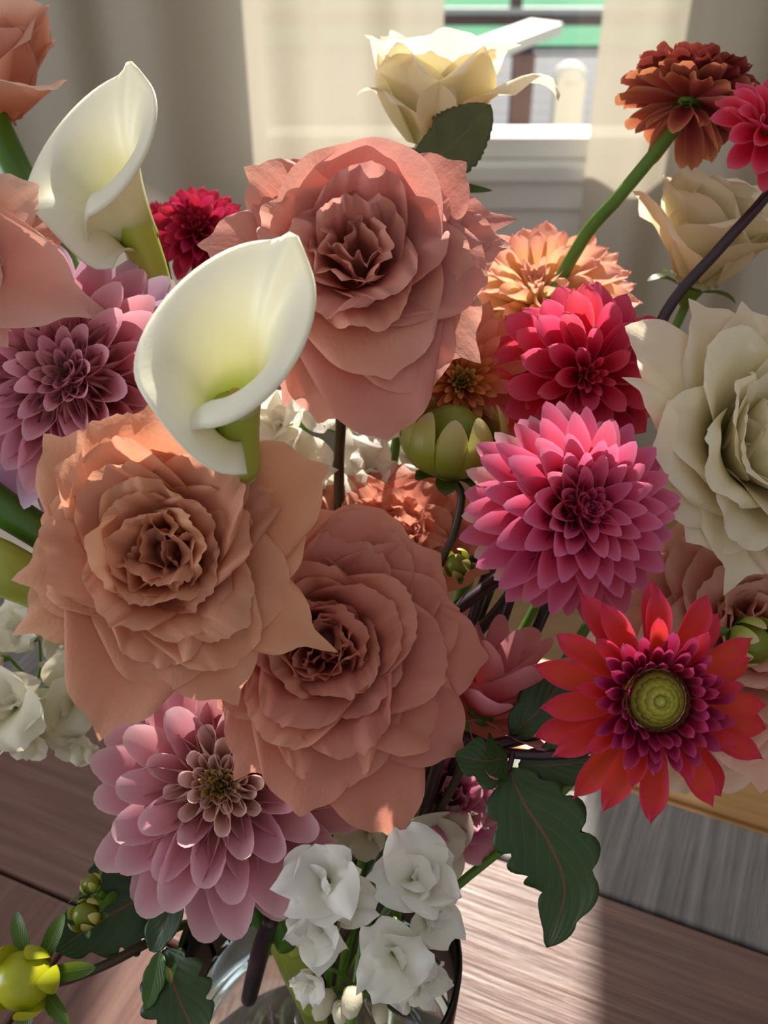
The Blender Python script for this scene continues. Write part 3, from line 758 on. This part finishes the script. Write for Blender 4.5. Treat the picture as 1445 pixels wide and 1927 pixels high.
#FLOWERS
# ================================================================== roses
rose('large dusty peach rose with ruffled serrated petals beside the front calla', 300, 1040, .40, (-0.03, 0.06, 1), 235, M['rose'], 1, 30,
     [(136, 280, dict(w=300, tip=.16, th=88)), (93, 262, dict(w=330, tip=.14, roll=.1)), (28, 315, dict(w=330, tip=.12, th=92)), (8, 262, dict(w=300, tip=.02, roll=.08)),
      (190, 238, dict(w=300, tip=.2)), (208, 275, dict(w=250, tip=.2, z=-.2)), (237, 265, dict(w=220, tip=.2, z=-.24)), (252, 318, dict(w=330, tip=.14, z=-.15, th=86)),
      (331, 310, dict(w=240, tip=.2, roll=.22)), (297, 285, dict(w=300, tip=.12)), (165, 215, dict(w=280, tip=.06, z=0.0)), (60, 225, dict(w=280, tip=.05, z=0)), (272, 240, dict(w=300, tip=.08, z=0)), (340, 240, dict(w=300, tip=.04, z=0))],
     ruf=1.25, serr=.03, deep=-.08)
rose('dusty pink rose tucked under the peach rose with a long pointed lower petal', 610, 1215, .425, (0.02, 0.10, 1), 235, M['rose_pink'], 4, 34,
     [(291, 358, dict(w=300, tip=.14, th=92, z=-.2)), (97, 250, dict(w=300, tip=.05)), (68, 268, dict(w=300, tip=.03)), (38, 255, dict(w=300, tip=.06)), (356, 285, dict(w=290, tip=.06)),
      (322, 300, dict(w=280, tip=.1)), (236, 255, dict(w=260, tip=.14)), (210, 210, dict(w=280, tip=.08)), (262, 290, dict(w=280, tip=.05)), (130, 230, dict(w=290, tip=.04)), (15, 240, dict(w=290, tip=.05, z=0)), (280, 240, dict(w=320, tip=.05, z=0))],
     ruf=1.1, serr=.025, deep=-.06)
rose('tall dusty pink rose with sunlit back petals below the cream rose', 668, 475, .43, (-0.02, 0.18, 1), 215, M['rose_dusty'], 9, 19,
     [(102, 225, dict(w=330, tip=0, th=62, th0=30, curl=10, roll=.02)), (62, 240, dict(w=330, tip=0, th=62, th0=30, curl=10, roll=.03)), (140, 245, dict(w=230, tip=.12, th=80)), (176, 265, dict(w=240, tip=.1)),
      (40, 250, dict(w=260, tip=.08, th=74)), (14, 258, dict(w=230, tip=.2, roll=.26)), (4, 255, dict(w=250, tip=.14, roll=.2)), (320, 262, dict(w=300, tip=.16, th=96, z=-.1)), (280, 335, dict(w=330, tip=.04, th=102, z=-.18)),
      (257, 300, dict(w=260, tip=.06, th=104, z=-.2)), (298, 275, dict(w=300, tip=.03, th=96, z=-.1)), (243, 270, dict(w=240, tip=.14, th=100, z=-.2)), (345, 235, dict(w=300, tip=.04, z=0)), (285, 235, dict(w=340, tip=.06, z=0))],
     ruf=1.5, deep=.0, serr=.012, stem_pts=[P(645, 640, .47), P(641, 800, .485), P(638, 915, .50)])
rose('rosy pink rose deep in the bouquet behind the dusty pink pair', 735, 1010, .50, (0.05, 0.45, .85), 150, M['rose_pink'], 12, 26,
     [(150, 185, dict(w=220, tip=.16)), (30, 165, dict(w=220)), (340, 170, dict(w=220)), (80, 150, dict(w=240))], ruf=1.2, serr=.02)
rose('upright peach pink rose on the wall side of the pale calla', -15, 150, .50, (0.0, 0.93, .36), 165, M['peach'], 15, 16, [(330, 190, dict(w=280, th=26, th0=20, curl=20, tip=0, k=1.2)), (20, 190, dict(w=260, th=30, th0=20, curl=10, tip=0, k=1.2)), (310, 200, dict(w=240, th=80, th0=60, curl=40, tip=.0))], open_=.45, tall=1.5, cup=.9, stem_mat='stem_green')
rose('peach rose with a broad pointed petal reaching over the mauve dahlia', -130, 484, .432, (0.15, 0.1, .95), 150, M['peach'], 18, 20,
     [(342, 270, dict(w=330, tip=.3, th=84, rnd=.55, roll=.10, tw=.16)), (14, 236, dict(w=150, tip=.2, th=88, z=-.2)), (36, 225, dict(w=200, tip=.06, th=80)), (310, 190, dict(w=240))])
rose('coral peach rose half hidden under the big cream rose', 1425, 1175, .48, (-0.15, 0.25, .95), 225, M['peach'], 21, 28,
     [(165, 240, dict(w=300, tip=0)), (145, 235, dict(w=260, tip=0, roll=.2)), (120, 220, dict(w=280)), (185, 240, dict(w=300, tip=0)), (270, 260, dict(w=320, th=96)), (250, 250, dict(w=320, th=92)), (300, 240, dict(w=300))], ruf=.9)
rose('pale blush rose low behind the coral red dahlia', 1290, 1310, .53, (0.1, 0.2, .95), 170, M['blush'], 24, 20, [(150, 210, dict(w=260, tip=0)), (172, 210, dict(w=260, tip=0)), (310, 190, dict(w=260, tip=0)), (335, 220, dict(w=260, tip=0))])

# cream roses
wr = rose('cream white rose seen from the side above the tall pink rose', 815, 205, .52, (0.06, .93, .36), 146, M['white_rose'], 31, 17,
     [(262, 178, dict(w=270, th=34, th0=24, curl=34, tip=.12, rnd=.3, k=1.25, roll=.12)), (200, 178, dict(w=230, th=34, th0=26, curl=30, tip=.1, k=1.2)), (325, 185, dict(w=230, th=36, th0=26, curl=38, tip=.1, k=1.2)), (345, 235, dict(w=180, th=70, th0=40, curl=60, tip=.1, k=1.1)),
      (178, 150, dict(w=150, th=56, th0=36, curl=60, tip=.12)), (60, 190, dict(w=260, th=30, th0=22, curl=20, tip=.14, k=1.15)), (120, 190, dict(w=260, th=30, th0=22, curl=20, k=1.15))],
     open_=.42, tall=1.55, ruf=.6, cup=1.0, name='white_rose', stem_mat='stem_green', sepals=5, serr=.006)
rose('large cream rose with rolled blush tipped petals beside the cerise dahlia', 1440, 835, .445, (0.34, 0.16, .93), 225, M['white_rose'], 34, 24,
     [(143, 330, dict(w=200, tip=.05, th=88)), (158, 265, dict(w=190, tip=.14, roll=.24)), (120, 275, dict(w=260, tip=.12, th=70)), (185, 255, dict(w=300, tip=.05, th=70)), (205, 250, dict(w=260, tip=.1, roll=.2)),
      (252, 235, dict(w=340, tip=.24, th=84)), (225, 230, dict(w=300, tip=.06)), (280, 270, dict(w=240, tip=.1)), (100, 250, dict(w=260, tip=.1, th=60))], ruf=.7, name='white_rose', stem_mat='stem_green', serr=.008, tall=1.15)
rose('cream blush rose seen from the side under the burgundy zinnia', 1335, 455, .53, (0.24, .84, .48), 168, M['white_rose'], 37, 22,
     [(200, 190, dict(w=230, th=30, th0=22, curl=30, tip=.14, k=1.2)), (232, 190, dict(w=200, th=28, th0=20, curl=40, tip=.12, k=1.25)), (275, 195, dict(w=280, th=44, th0=30, curl=60, tip=.06, k=1.2)), (320, 220, dict(w=280, th=60, th0=36, curl=50, tip=.1, k=1.1)), (170, 190, dict(w=200, th=40, curl=30))],
     open_=.5, tall=1.4, ruf=.6, name='white_rose', stem_mat='stem_green', sepals=5, serr=.006)
leaf(wr, [P(775, 300, .505), P(835, 285, .50), P(880, 245, .495), P(922, 197, .49)], PX(150, .5), M['rose_leaf'], CD(-.35, .2, .9), serr=.05, teeth=16, fold=.12, pk=.45)
leaf(wr, [P(765, 310, .51), P(820, 335, .505), P(868, 352, .505), P(925, 358, .505)], PX(26, .5), M['leaf_lt'], None, serr=0, fold=.1)

# ================================================================== dahlias
L_ = lambda n, th, L, w, mat, **k: dict(n=n, th=th, L=L, w=w, mat=mat, **k)
dahlia('mauve pink dahlia with rolled petals and lilac lower petals beside the callas', 150, 722, .462, (-.10, .14, .98), 235, 41,
       [L_(16, (4, 22), (.10, .24), .30, 'ochre', rc=.6), L_(26, (14, 40), (.26, .56), .80, 'mauve', rc=.40, rcx=1.0, c1=-10, shape='rose', base=.42, rnd=.5, tip=.06), L_(40, (42, 74), (.60, .92), .76, 'mauve', rc=.48, c1=-4, shape='rose', base=.42, rnd=.5, tip=.06), L_(38, (72, 104), (.90, 1.02), .60, 'lilac', rc=.7, c1=4, shape='rose', base=.42, rnd=.5, tip=.06)])
dahlia('soft pink dahlia with tube edged petals round an ochre eye above the vase', 425, 1480, .445, (-.02, .30, .95), 240, 44,
       [L_(36, (2, 26), (.14, .27), .40, 'ochre', rc=.55, curl=0), L_(26, (24, 50), (.24, .42), .86, 'pink_in', rc=.36, rcx=.95, c1=-6, shape='rose', base=.5, rnd=.3, tip=0), L_(22, (52, 76), (.50, .84), .76, 'pink', rc=.5, shape='rose', base=.4, rnd=.45, tip=0), L_(28, (78, 100), (.90, 1.04), .58, 'pink', rc=.85, shape='rose', base=.36, rnd=.42, tip=0)])
dahlia('hot pink ball dahlia with pale pink outer petals facing out of the bouquet', 1080, 962, .42, (.24, .10, .96), 174, 47,
       [L_(26, (2, 28), (.26, .46), .6, 'hot_dark', rc=.42, c1=-20), L_(56, (28, 72), (.56, .92), .78, 'hot', rc=.46, c1=-10, shape='rose', base=.42, rnd=.6, tip=.10), L_(40, (72, 108), (.92, 1.02), .70, 'hot', rc=.55, c1=0, shape='rose', base=.42, rnd=.6, tip=.1), L_(22, (100, 125), (.96, 1.0), .62, 'hot_pale', rc=.7, c1=4, shape='rose', base=.42, rnd=.6, tip=.1)], stem_mat='stem_purple')
dahlia('cerise dahlia with spiky upright petals beside the large cream rose', 1095, 705, .47, (.10, -.18, .97), 150, 50,
       [L_(14, (4, 30), (.3, .5), .40, 'cerise', rc=.40, c1=-10), L_(28, (32, 80), (.62, .96), .62, 'cerise', rc=.47, c1=-6, tip=.04), L_(30, (78, 116), (.95, 1.05), .54, 'cerise', rc=.6, tip=.04)], stem_mat='stem_purple')

def red_eye(root, R):
    r = R*.32
    lathe('disc', [(r*1.0, -r*.5), (r*.95, -r*.2), (r*.90, r*.12), (r*.76, r*.42), (r*.5, r*.62), (r*.2, r*.68), (0, r*.67)], M['eye'], root, 28)
    rnd = random.Random(5)
    vs = [petal_mesh('scale', M['coral_scale'], L=1, W=.8, th0=6, th1=-16, rc0=.5, rc1=.5, shape='dahlia', base=.7, nu=4, nv=6) for _ in range(2)]
    vg = [petal_mesh('scale', M['eye'], L=1, W=.7, th0=0, th1=-20, rc0=.5, rc1=.5, shape='dahlia', base=.6, nu=4, nv=6) for _ in range(2)]
    for ring, (n, pol, lr, vv) in enumerate(((22, 82, .30, vs), (20, 64, .26, vs), (16, 46, .22, vg), (11, 30, .20, vg), (7, 14, .18, vg))):
        for i in range(n):
            ph = 2*math.pi*(i+.5*(ring % 2))/n+rnd.uniform(-.04, .04); a = math.radians(pol)
            pos = Vector((math.sin(a)*math.cos(ph)*r*1.0, math.sin(a)*math.sin(ph)*r, math.cos(a)*r*.80-.12*r))
            th = a - math.radians(60)
            dd = Vector((math.sin(th)*math.cos(ph), math.sin(th)*math.sin(ph), math.cos(th)))
            ni = Vector((-math.cos(th)*math.cos(ph), -math.cos(th)*math.sin(ph), math.sin(th)))
            Y = dd.cross(-ni); l = lr*R*.62
            m = Matrix((-ni*l, Y*l, dd*l)).transposed().to_4x4(); m.translation = pos
            inst('scale', vv[i % 2], root, m)
M['eye'] = petal_mat('green_eye', [(0, k(170, 150, 70)), (.5, k(206, 200, 84)), (1, k(222, 224, 110))], None, 0, .2, .3, spec=.5)
d5 = dahlia('coral red dahlia with a green domed eye and open pointed petals', 1232, 1315, .385, (-.02, .06, 1), 193, 53,
       [L_(20, (16, 20), (.34, .36), .44, 'coral_in', rc=.75, c1=-16, br=.27, jit=4, ring=1), L_(20, (34, 38), (.36, .38), .44, 'coral_in', rc=.75, c1=-12, br=.26, jit=4, ring=1, off=.16), L_(18, (52, 56), (.38, .42), .46, 'coral_in', rc=.7, c1=-10, br=.25, jit=5, ring=1, off=.05),
        L_(9, (66, 74), (.50, .56), .46, 'coral', rc=.55, ring=1, off=.2, tip=.03, br=.18, pt=.75), L_(12, (80, 85), (.76, .84), .41, 'coral', rc=.75, ring=1, off=.0, c1=2, tip=.05, br=.18, pt=.78), L_(10, (92, 98), (.82, .92), .38, 'coral', rc=.9, ring=1, off=.3, c1=4, tip=.05, br=.18, pt=.78)],
       eye=red_eye, stem_mat='stem_purple', stem_pts=[P(1190, 1345, .415), P(1100, 1412, .42), P(960, 1418, .43), P(845, 1392, .445)])
dahlia('apricot dahlia with pink tipped petals behind the tall pink rose', 1010, 580, .545, (-.12, .60, .78), 165, 56,
       [L_(16, (4, 30), (.3, .5), .38, 'apricot', rc=.45, c1=-14), L_(28, (32, 76), (.62, .98), .58, 'apricot', rc=.5, tip=.04, c1=-4), L_(30, (74, 108), (.96, 1.08), .52, 'apricot', rc=.7, tip=.05)])
dahlia('orange eyed dahlia with pink outer petals behind the green bud', 868, 722, .475, (-.06, .10, .98), 142, 59,
       [L_(30, (2, 30), (.14, .30), .34, 'ochre', rc=.6), L_(36, (30, 60), (.34, .52), .36, 'orange', rc=.5, c1=-10), L_(26, (58, 88), (.62, .96), .36, 'orange_pink', rc=.6), L_(20, (86, 108), (.96, 1.06), .36, 'orange_pink', rc=.9)])
dahlia('small crimson ball dahlia between the back calla and the tall rose', 375, 440, .58, (.05, .25, .95), 82, 62,
       [L_(16, (4, 34), (.4, .6), .42, 'crimson', rc=.42, c1=-16), L_(40, (34, 84), (.75, 1.0), .55, 'crimson', rc=.45, c1=-8), L_(26, (84, 120), (1, 1), .5, 'crimson', rc=.6)])
dahlia('dark red half open dahlia behind the back calla tube', 303, 430, .60, (-.1, .95, .25), 48, 63,
       [L_(18, (4, 40), (.8, 1.0), .34, 'crimson', rc=.6, c1=-16), L_(16, (40, 70), (.9, 1.0), .34, 'crimson', rc=.6, c1=-10)], stem_mat='stem_dark', sep=6)
dahlia('bright cerise dahlia on a dark purple stem beside the burgundy zinnia', 1440, 248, .46, (.25, .30, .9), 92, 65,
       [L_(10, (4, 30), (.4, .6), .6, 'cerise', rc=.45, c1=-10), L_(14, (34, 78), (.75, 1.0), .66, 'cerise', rc=.5, tip=.04), L_(14, (78, 110), (1, 1.05), .62, 'cerise', rc=.6, tip=.04)],
       stem_mat='stem_purple', stem_pts=[P(1462, 330, .475), P(1437, 375, .472), P(1352, 470, .468), P(1252, 590, .465), P(1190, 760, .47)], stem_r=.0029)
dahlia('burgundy zinnia with rusty drooping petals on a curved green stem', 1298, 190, .50, (.30, .92, -.12), 122, 68,
       [L_(34, (4, 46), (.45, .75), .5, 'burgundy', rc=.9, shape='rose', base=.35, rnd=.22, tip=0, curl=24, ruf=.07), L_(46, (46, 88), (.78, .98), .46, 'burgundy', rc=1.0, shape='rose', base=.35, rnd=.22, tip=0, curl=30, ruf=.08), L_(24, (84, 108), (.95, 1.05), .42, 'rust', rc=1.2, shape='rose', base=.35, rnd=.22, tip=0, curl=26, ruf=.07), L_(9, (120, 155), (.75, .95), .40, 'rust', rc=1.3, shape='rose', base=.35, rnd=.22, tip=0, curl=10, ruf=.05)],
       name='zinnia', cat='zinnia', stem_pts=[P(1272, 240, .50), P(1235, 285, .503), P(1165, 370, .51), P(1092, 458, .52), P(1010, 640, .53)], stem_r=.0036, sep=8)
dahlia('rose pink wide petalled dahlia turned sideways below the hot pink ball dahlia', 902, 1350, .455, (.28, .84, .26), 165, 71,
       [L_(6, (10, 30), (1.0, 1.2), .52, 'pink_big', rc=.8, shape='rose', base=.34, rnd=.5, tip=0), L_(8, (30, 58), (1.2, 1.35), .54, 'pink_big', rc=.9, shape='rose', base=.34, rnd=.5, tip=0), L_(7, (66, 96), (.9, 1.0), .54, 'pink_big', rc=1.1, shape='rose', base=.34, rnd=.5, tip=0)], stem_mat='stem_dark')
rose('magenta pink ruffled flower beneath the dark forked stem', 850, 1500, .485, (.3, .3, .85), 100, M['magenta'], 74, 14, [(300, 130, dict(w=170, tip=0)), (330, 125, dict(w=160, tip=0)), (10, 110, dict(w=150, tip=0)), (100, 100, dict(w=140, tip=0))], name='ruffled_flower', cat='flower', ruf=1.2, stem_mat='stem_green')

# leaves on the coral red dahlia's stem
leaf(d5, [P(958, 1445, .425), P(985, 1510, .418), P(1035, 1590, .412), P(1062, 1680, .41), P(1030, 1783, .408)], PX(190, .415), M['leaf'], CD(-.1, .25, .95), serr=.17, teeth=6, fold=.12, pk=.40, curlx=.5, seed=2)
leaf(d5, [P(955, 1425, .425), P(915, 1432, .42), P(858, 1420, .418)], PX(105, .42), M['leaf'], CD(.1, .3, .95), serr=.2, teeth=3, fold=.12, pk=.45, seed=3)
leaf(d5, [P(975, 1440, .428), P(1040, 1440, .424), P(1115, 1432, .42)], PX(95, .42), M['leaf'], CD(-.1, .3, .95), serr=.2, teeth=3, fold=.12, pk=.5, seed=4)
leaf(d5, [P(960, 1385, .435), P(1020, 1330, .43), P(1085, 1245, .43)], PX(100, .43), M['leaf'], CD(-.3, .1, .95), serr=.08, teeth=3, fold=.15, pk=.5, seed=5)
for pp in ([P(965, 1415, .428), P(962, 1430, .426), P(957, 1450, .424)],):
    tube('petiole', pp, .0012, M['stem_purple'], d5)
tube('side_branch', [P(930, 1402, .432), P(1000, 1385, .436), P(1085, 1352, .44), P(1120, 1340, .45)], .0027, M['stem_purple'], d5)

# ================================================================== buds
bud('green dahlia bud with pale tip standing before the orange eyed dahlia', 848, 835, .455, (.10, .93, .35), 72, M['bud'], 81, 6, 10,
    [P(868, 930, .462), P(852, 1010, .465), P(812, 1115, .468)], 'stem_dark', sm='leaf', sl=.75, spread=110, tallness=1.15)
b2 = bud('round yellow green dahlia bud with a collar of green bracts near the vase', 42, 1845, .405, (-.12, .30, .95), 56, M['bud_yellow'], 84, 7, 5,
    [P(110, 1848, .425), P(200, 1815, .435), P(290, 1768, .45), P(360, 1738, .468), P(440, 1760, .51)], 'stem_dark', sm='leaf_lt', sl=2.1, spread=80, tallness=1.0, to_vase=False)
leaf(b2, [P(335, 1655, .46), P(255, 1695, .452), P(185, 1735, .446), P(105, 1790, .44)], PX(185, .45), M['leaf'], CD(.1, .25, .95), serr=.2, teeth=5, fold=.1, seed=7)
leaf(b2, [P(330, 1640, .452), P(325, 1700, .444), P(300, 1760, .44), P(282, 1790, .438)], PX(80, .445), M['leaf'], CD(-.5, .2, .85), serr=.08, teeth=3, fold=.25, seed=8)
leaf(b2, [P(290, 1620, .47), P(250, 1622, .468), P(165, 1640, .465)], PX(80, .465), M['leaf'], CD(0, .3, .95), serr=.12, teeth=4, fold=.1, seed=9)
leaf(b2, [P(310, 1785, .436), P(325, 1850, .425), P(355, 1920, .418), P(390, 1990, .41)], PX(150, .42), M['leaf'], CD(-.1, .25, .95), serr=.2, teeth=5, fold=.14, seed=10)
leaf(b2, [P(300, 1790, .434), P(290, 1850, .426), P(275, 1900, .42)], PX(50, .42), M['leaf_lt'], CD(-.3, .25, .9), serr=.1, teeth=3, fold=.2, seed=11)
bud('tiny green bud with a curling bract on the dark leaf by the vase', 160, 1722, .43, (-.3, .5, .8), 24, M['bud'], 86, 4, 6, [P(195, 1700, .44), P(215, 1685, .448)], 'stem_green', sl=1.6, spread=80, to_vase=False)
bud('small slim green bract shoot over the dark leaf by the vase', 172, 1665, .436, (-.5, .8, .3), 16, M['bud'], 87, 3, 5, [P(195, 1690, .444), P(215, 1690, .448)], 'stem_green', sl=3.2, spread=60, to_vase=False)
bud('tight green bud nodding beside the coral red dahlia petals', 1410, 1208, .43, (.55, -.15, .75), 38, M['bud'], 88, 7, 7, [P(1370, 1190, .436), P(1330, 1188, .44), P(1285, 1215, .45), P(1240, 1290, .46)], 'stem_green', sm='leaf', sl=1.3, spread=70)
bud('tiny dark green bud in front of the deep rosy rose', 860, 1063, .465, (-.5, .4, .75), 22, M['bud'], 89, 4, 5, [P(885, 1052, .475), P(915, 1060, .48), P(930, 1090, .485)], 'stem_dark', sm='leaf', sl=1.2)

# ================================================================== calla lilies
calla('ivory calla lily with a wide sunlit mouth in front of the tall pink rose', 448, 800, .385, (.05, .68, .73), -46, .064, .0335, 1, [P(450, 865, .392), P(462, 960, .415), VC+Vector((-.02, .02, VH+.02)), VC+Vector((.02, -.02, .02))], tube_r=.0125)
calla('pale calla lily with a green throat rising behind the mauve dahlia', 268, 452, .468, (-.25, .66, .70), -24, .0620, .0365, 2, [P(283, 510, .476), P(302, 600, .487), P(310, 720, .495), VC+Vector((-.03, .03, VH+.02)), VC+Vector((.03, -.02, .02))], tube_r=.0125, front=.66, over=.2)

# ================================================================== stock
stock('white stock flowers in a loose cluster over the vase rim',
      [(612, 1655, .412, 90, (-.2, .5, .85)), (790, 1650, .418, 100, (.15, .5, .85)), (745, 1800, .408, 92, (.1, .1, 1)), (600, 1755, .408, 85, (-.2, -.2, .95)), (585, 1845, .412, 52, (-.3, -.3, .9)), (815, 1730, .42, 70, (.5, .1, .8)), (655, 1700, .418, 70, (.1, .5, .8)), (800, 1850, .418, 60, (.4, -.3, .8))],
      'stock', 91, [(745, 1530, .46), (720, 1640, .455), (690, 1740, .45), (670, 1860, .445), (655, 1960, .45)],
      [(662, 1885, .42, 34, (-.1, -.5, .8)), (610, 1890, .425, 34, (-.4, -.5, .7)), (715, 1905, .42, 26, (.1, -.6, .8)), (760, 1890, .425, 22, (.2, -.4, .8)), (640, 1905, .42, 26, (0, -.6, .8))])
stock('cream stock flowers spilling out under the large peach rose and calla stalks',
      [(40, 1190, .51, 80, (-.2, .3, .9)), (150, 1215, .52, 85, (0, .3, .9)), (20, 1330, .49, 92, (-.2, .1, .95)), (130, 1320, .50, 95, (.1, .1, .95)), (200, 1290, .52, 70, (.2, .2, .9)), (60, 1390, .495, 55, (0, -.4, .9)), (150, 1405, .50, 52, (.1, -.5, .85)), (-20, 1240, .51, 70, (-.3, .1, .9))],
      'stock_cream', 93, [(240, 1190, .54), (150, 1265, .53), (60, 1310, .52), (0, 1350, .52)], [(150, 1412, .50, 30, (0, -.8, .5))])
stock('white stock flowers half hidden behind the tall rose stem',
      [(530, 790, .50, 70, (-.1, .3, .9)), (610, 770, .51, 72, (0, .4, .9)), (560, 870, .50, 75, (-.1, .2, .95)), (690, 800, .53, 70, (.2, .4, .9)), (735, 770, .54, 60, (.2, .5, .8)), (690, 890, .52, 75, (.1, .3, .95)), (610, 930, .51, 60, (0, .2, 1)), (770, 850, .55, 60, (.2, .4, .9))],
      'stock', 95, [(560, 700, .53), (572, 780, .53), (580, 850, .53), (600, 960, .53)])
stock('cream stock flowers beside the magenta ruffled flower',
      [(690, 1570, .47, 62, (-.3, .1, .9)), (820, 1580, .475, 85, (.2, .1, .95)), (760, 1520, .48, 70, (0, .2, .95)), (1085, 1450, .52, 40, (.2, .2, .9)), (880, 1560, .485, 55, (.3, .1, .9))],
      'stock_cream', 97, [(800, 1440, .51), (790, 1540, .505), (760, 1660, .50), (740, 1760, .47)])

# ================================================================== loose stalks
def stalk(label, pts, r, mat, cat='stem', name='flower_stalk', root_z=True):
    p = [P(*q) for q in pts]
    o = tube(name, p, r, M[mat], None, 12, 7); tag(o, label, cat); return o
stalk('thick dark green calla stalk crossing behind the pointed peach rose', [(-60, 130, .50), (0, 262, .50), (62, 390, .50), (120, 515, .50), (200, 760, .49), (330, 1150, .48), (420, 1600, .46), (520, 1760, .47)], [.0095, .0092, .0090, .0088, .008, .006, .005, .005], 'calla_green')
stalk('thin dark stem running along the thick calla stalk', [(-30, 190, .51), (60, 350, .51), (130, 510, .51), (210, 760, .50), (340, 1150, .49), (430, 1600, .465), (530, 1760, .475)], .0017, 'stem_dark')
stalk('smooth dark green calla stalk reaching outward just above the pale stalk', [(-60, 905, .45), (0, 952, .45), (90, 1010, .455), (200, 1090, .46), (330, 1330, .465), (480, 1640, .46), (540, 1780, .47)], [.0086, .0084, .0078, .007, .006, .005, .005], 'calla_green')
stalk('broad pale yellow green calla stalk reaching outward above the cream stock', [(-60, 1045, .44), (0, 1068, .44), (90, 1110, .45), (200, 1160, .46), (340, 1380, .47), (490, 1660, .465), (560, 1790, .475)], [.0125, .0120, .0105, .008, .006, .005, .005], 'calla_pale')
stalk('cut dark purple stem end below the hot pink ball dahlia', [(856, 1147, .455), (905, 1112, .46), (965, 1070, .468), (1040, 1010, .48)], .0032, 'stem_purple')
stalk('thin dark stem crossing beneath the cut purple stem', [(935, 1075, .475), (905, 1120, .475), (872, 1225, .475), (850, 1330, .475), (790, 1560, .47), (680, 1760, .47)], .0024, 'stem_purple')
stalk('dark stem slanting behind the rose pink dahlia', [(985, 1085, .49), (935, 1150, .485), (878, 1225, .48), (820, 1400, .475), (640, 1770, .48)], .0028, 'stem_dark')
stalk('bright green stock stem beside the tall rose stem', [(552, 700, .52), (566, 760, .52), (575, 850, .52), (590, 960, .52), (600, 1400, .50), (600, 1740, .49)], .0026, 'stem_green')
stalk('dark stem lying in the water of the vase', [(510, 1730, .45), (490, 1790, .475), (468, 1880, .51)], [.0035, .0045, .004], 'stem_purple')
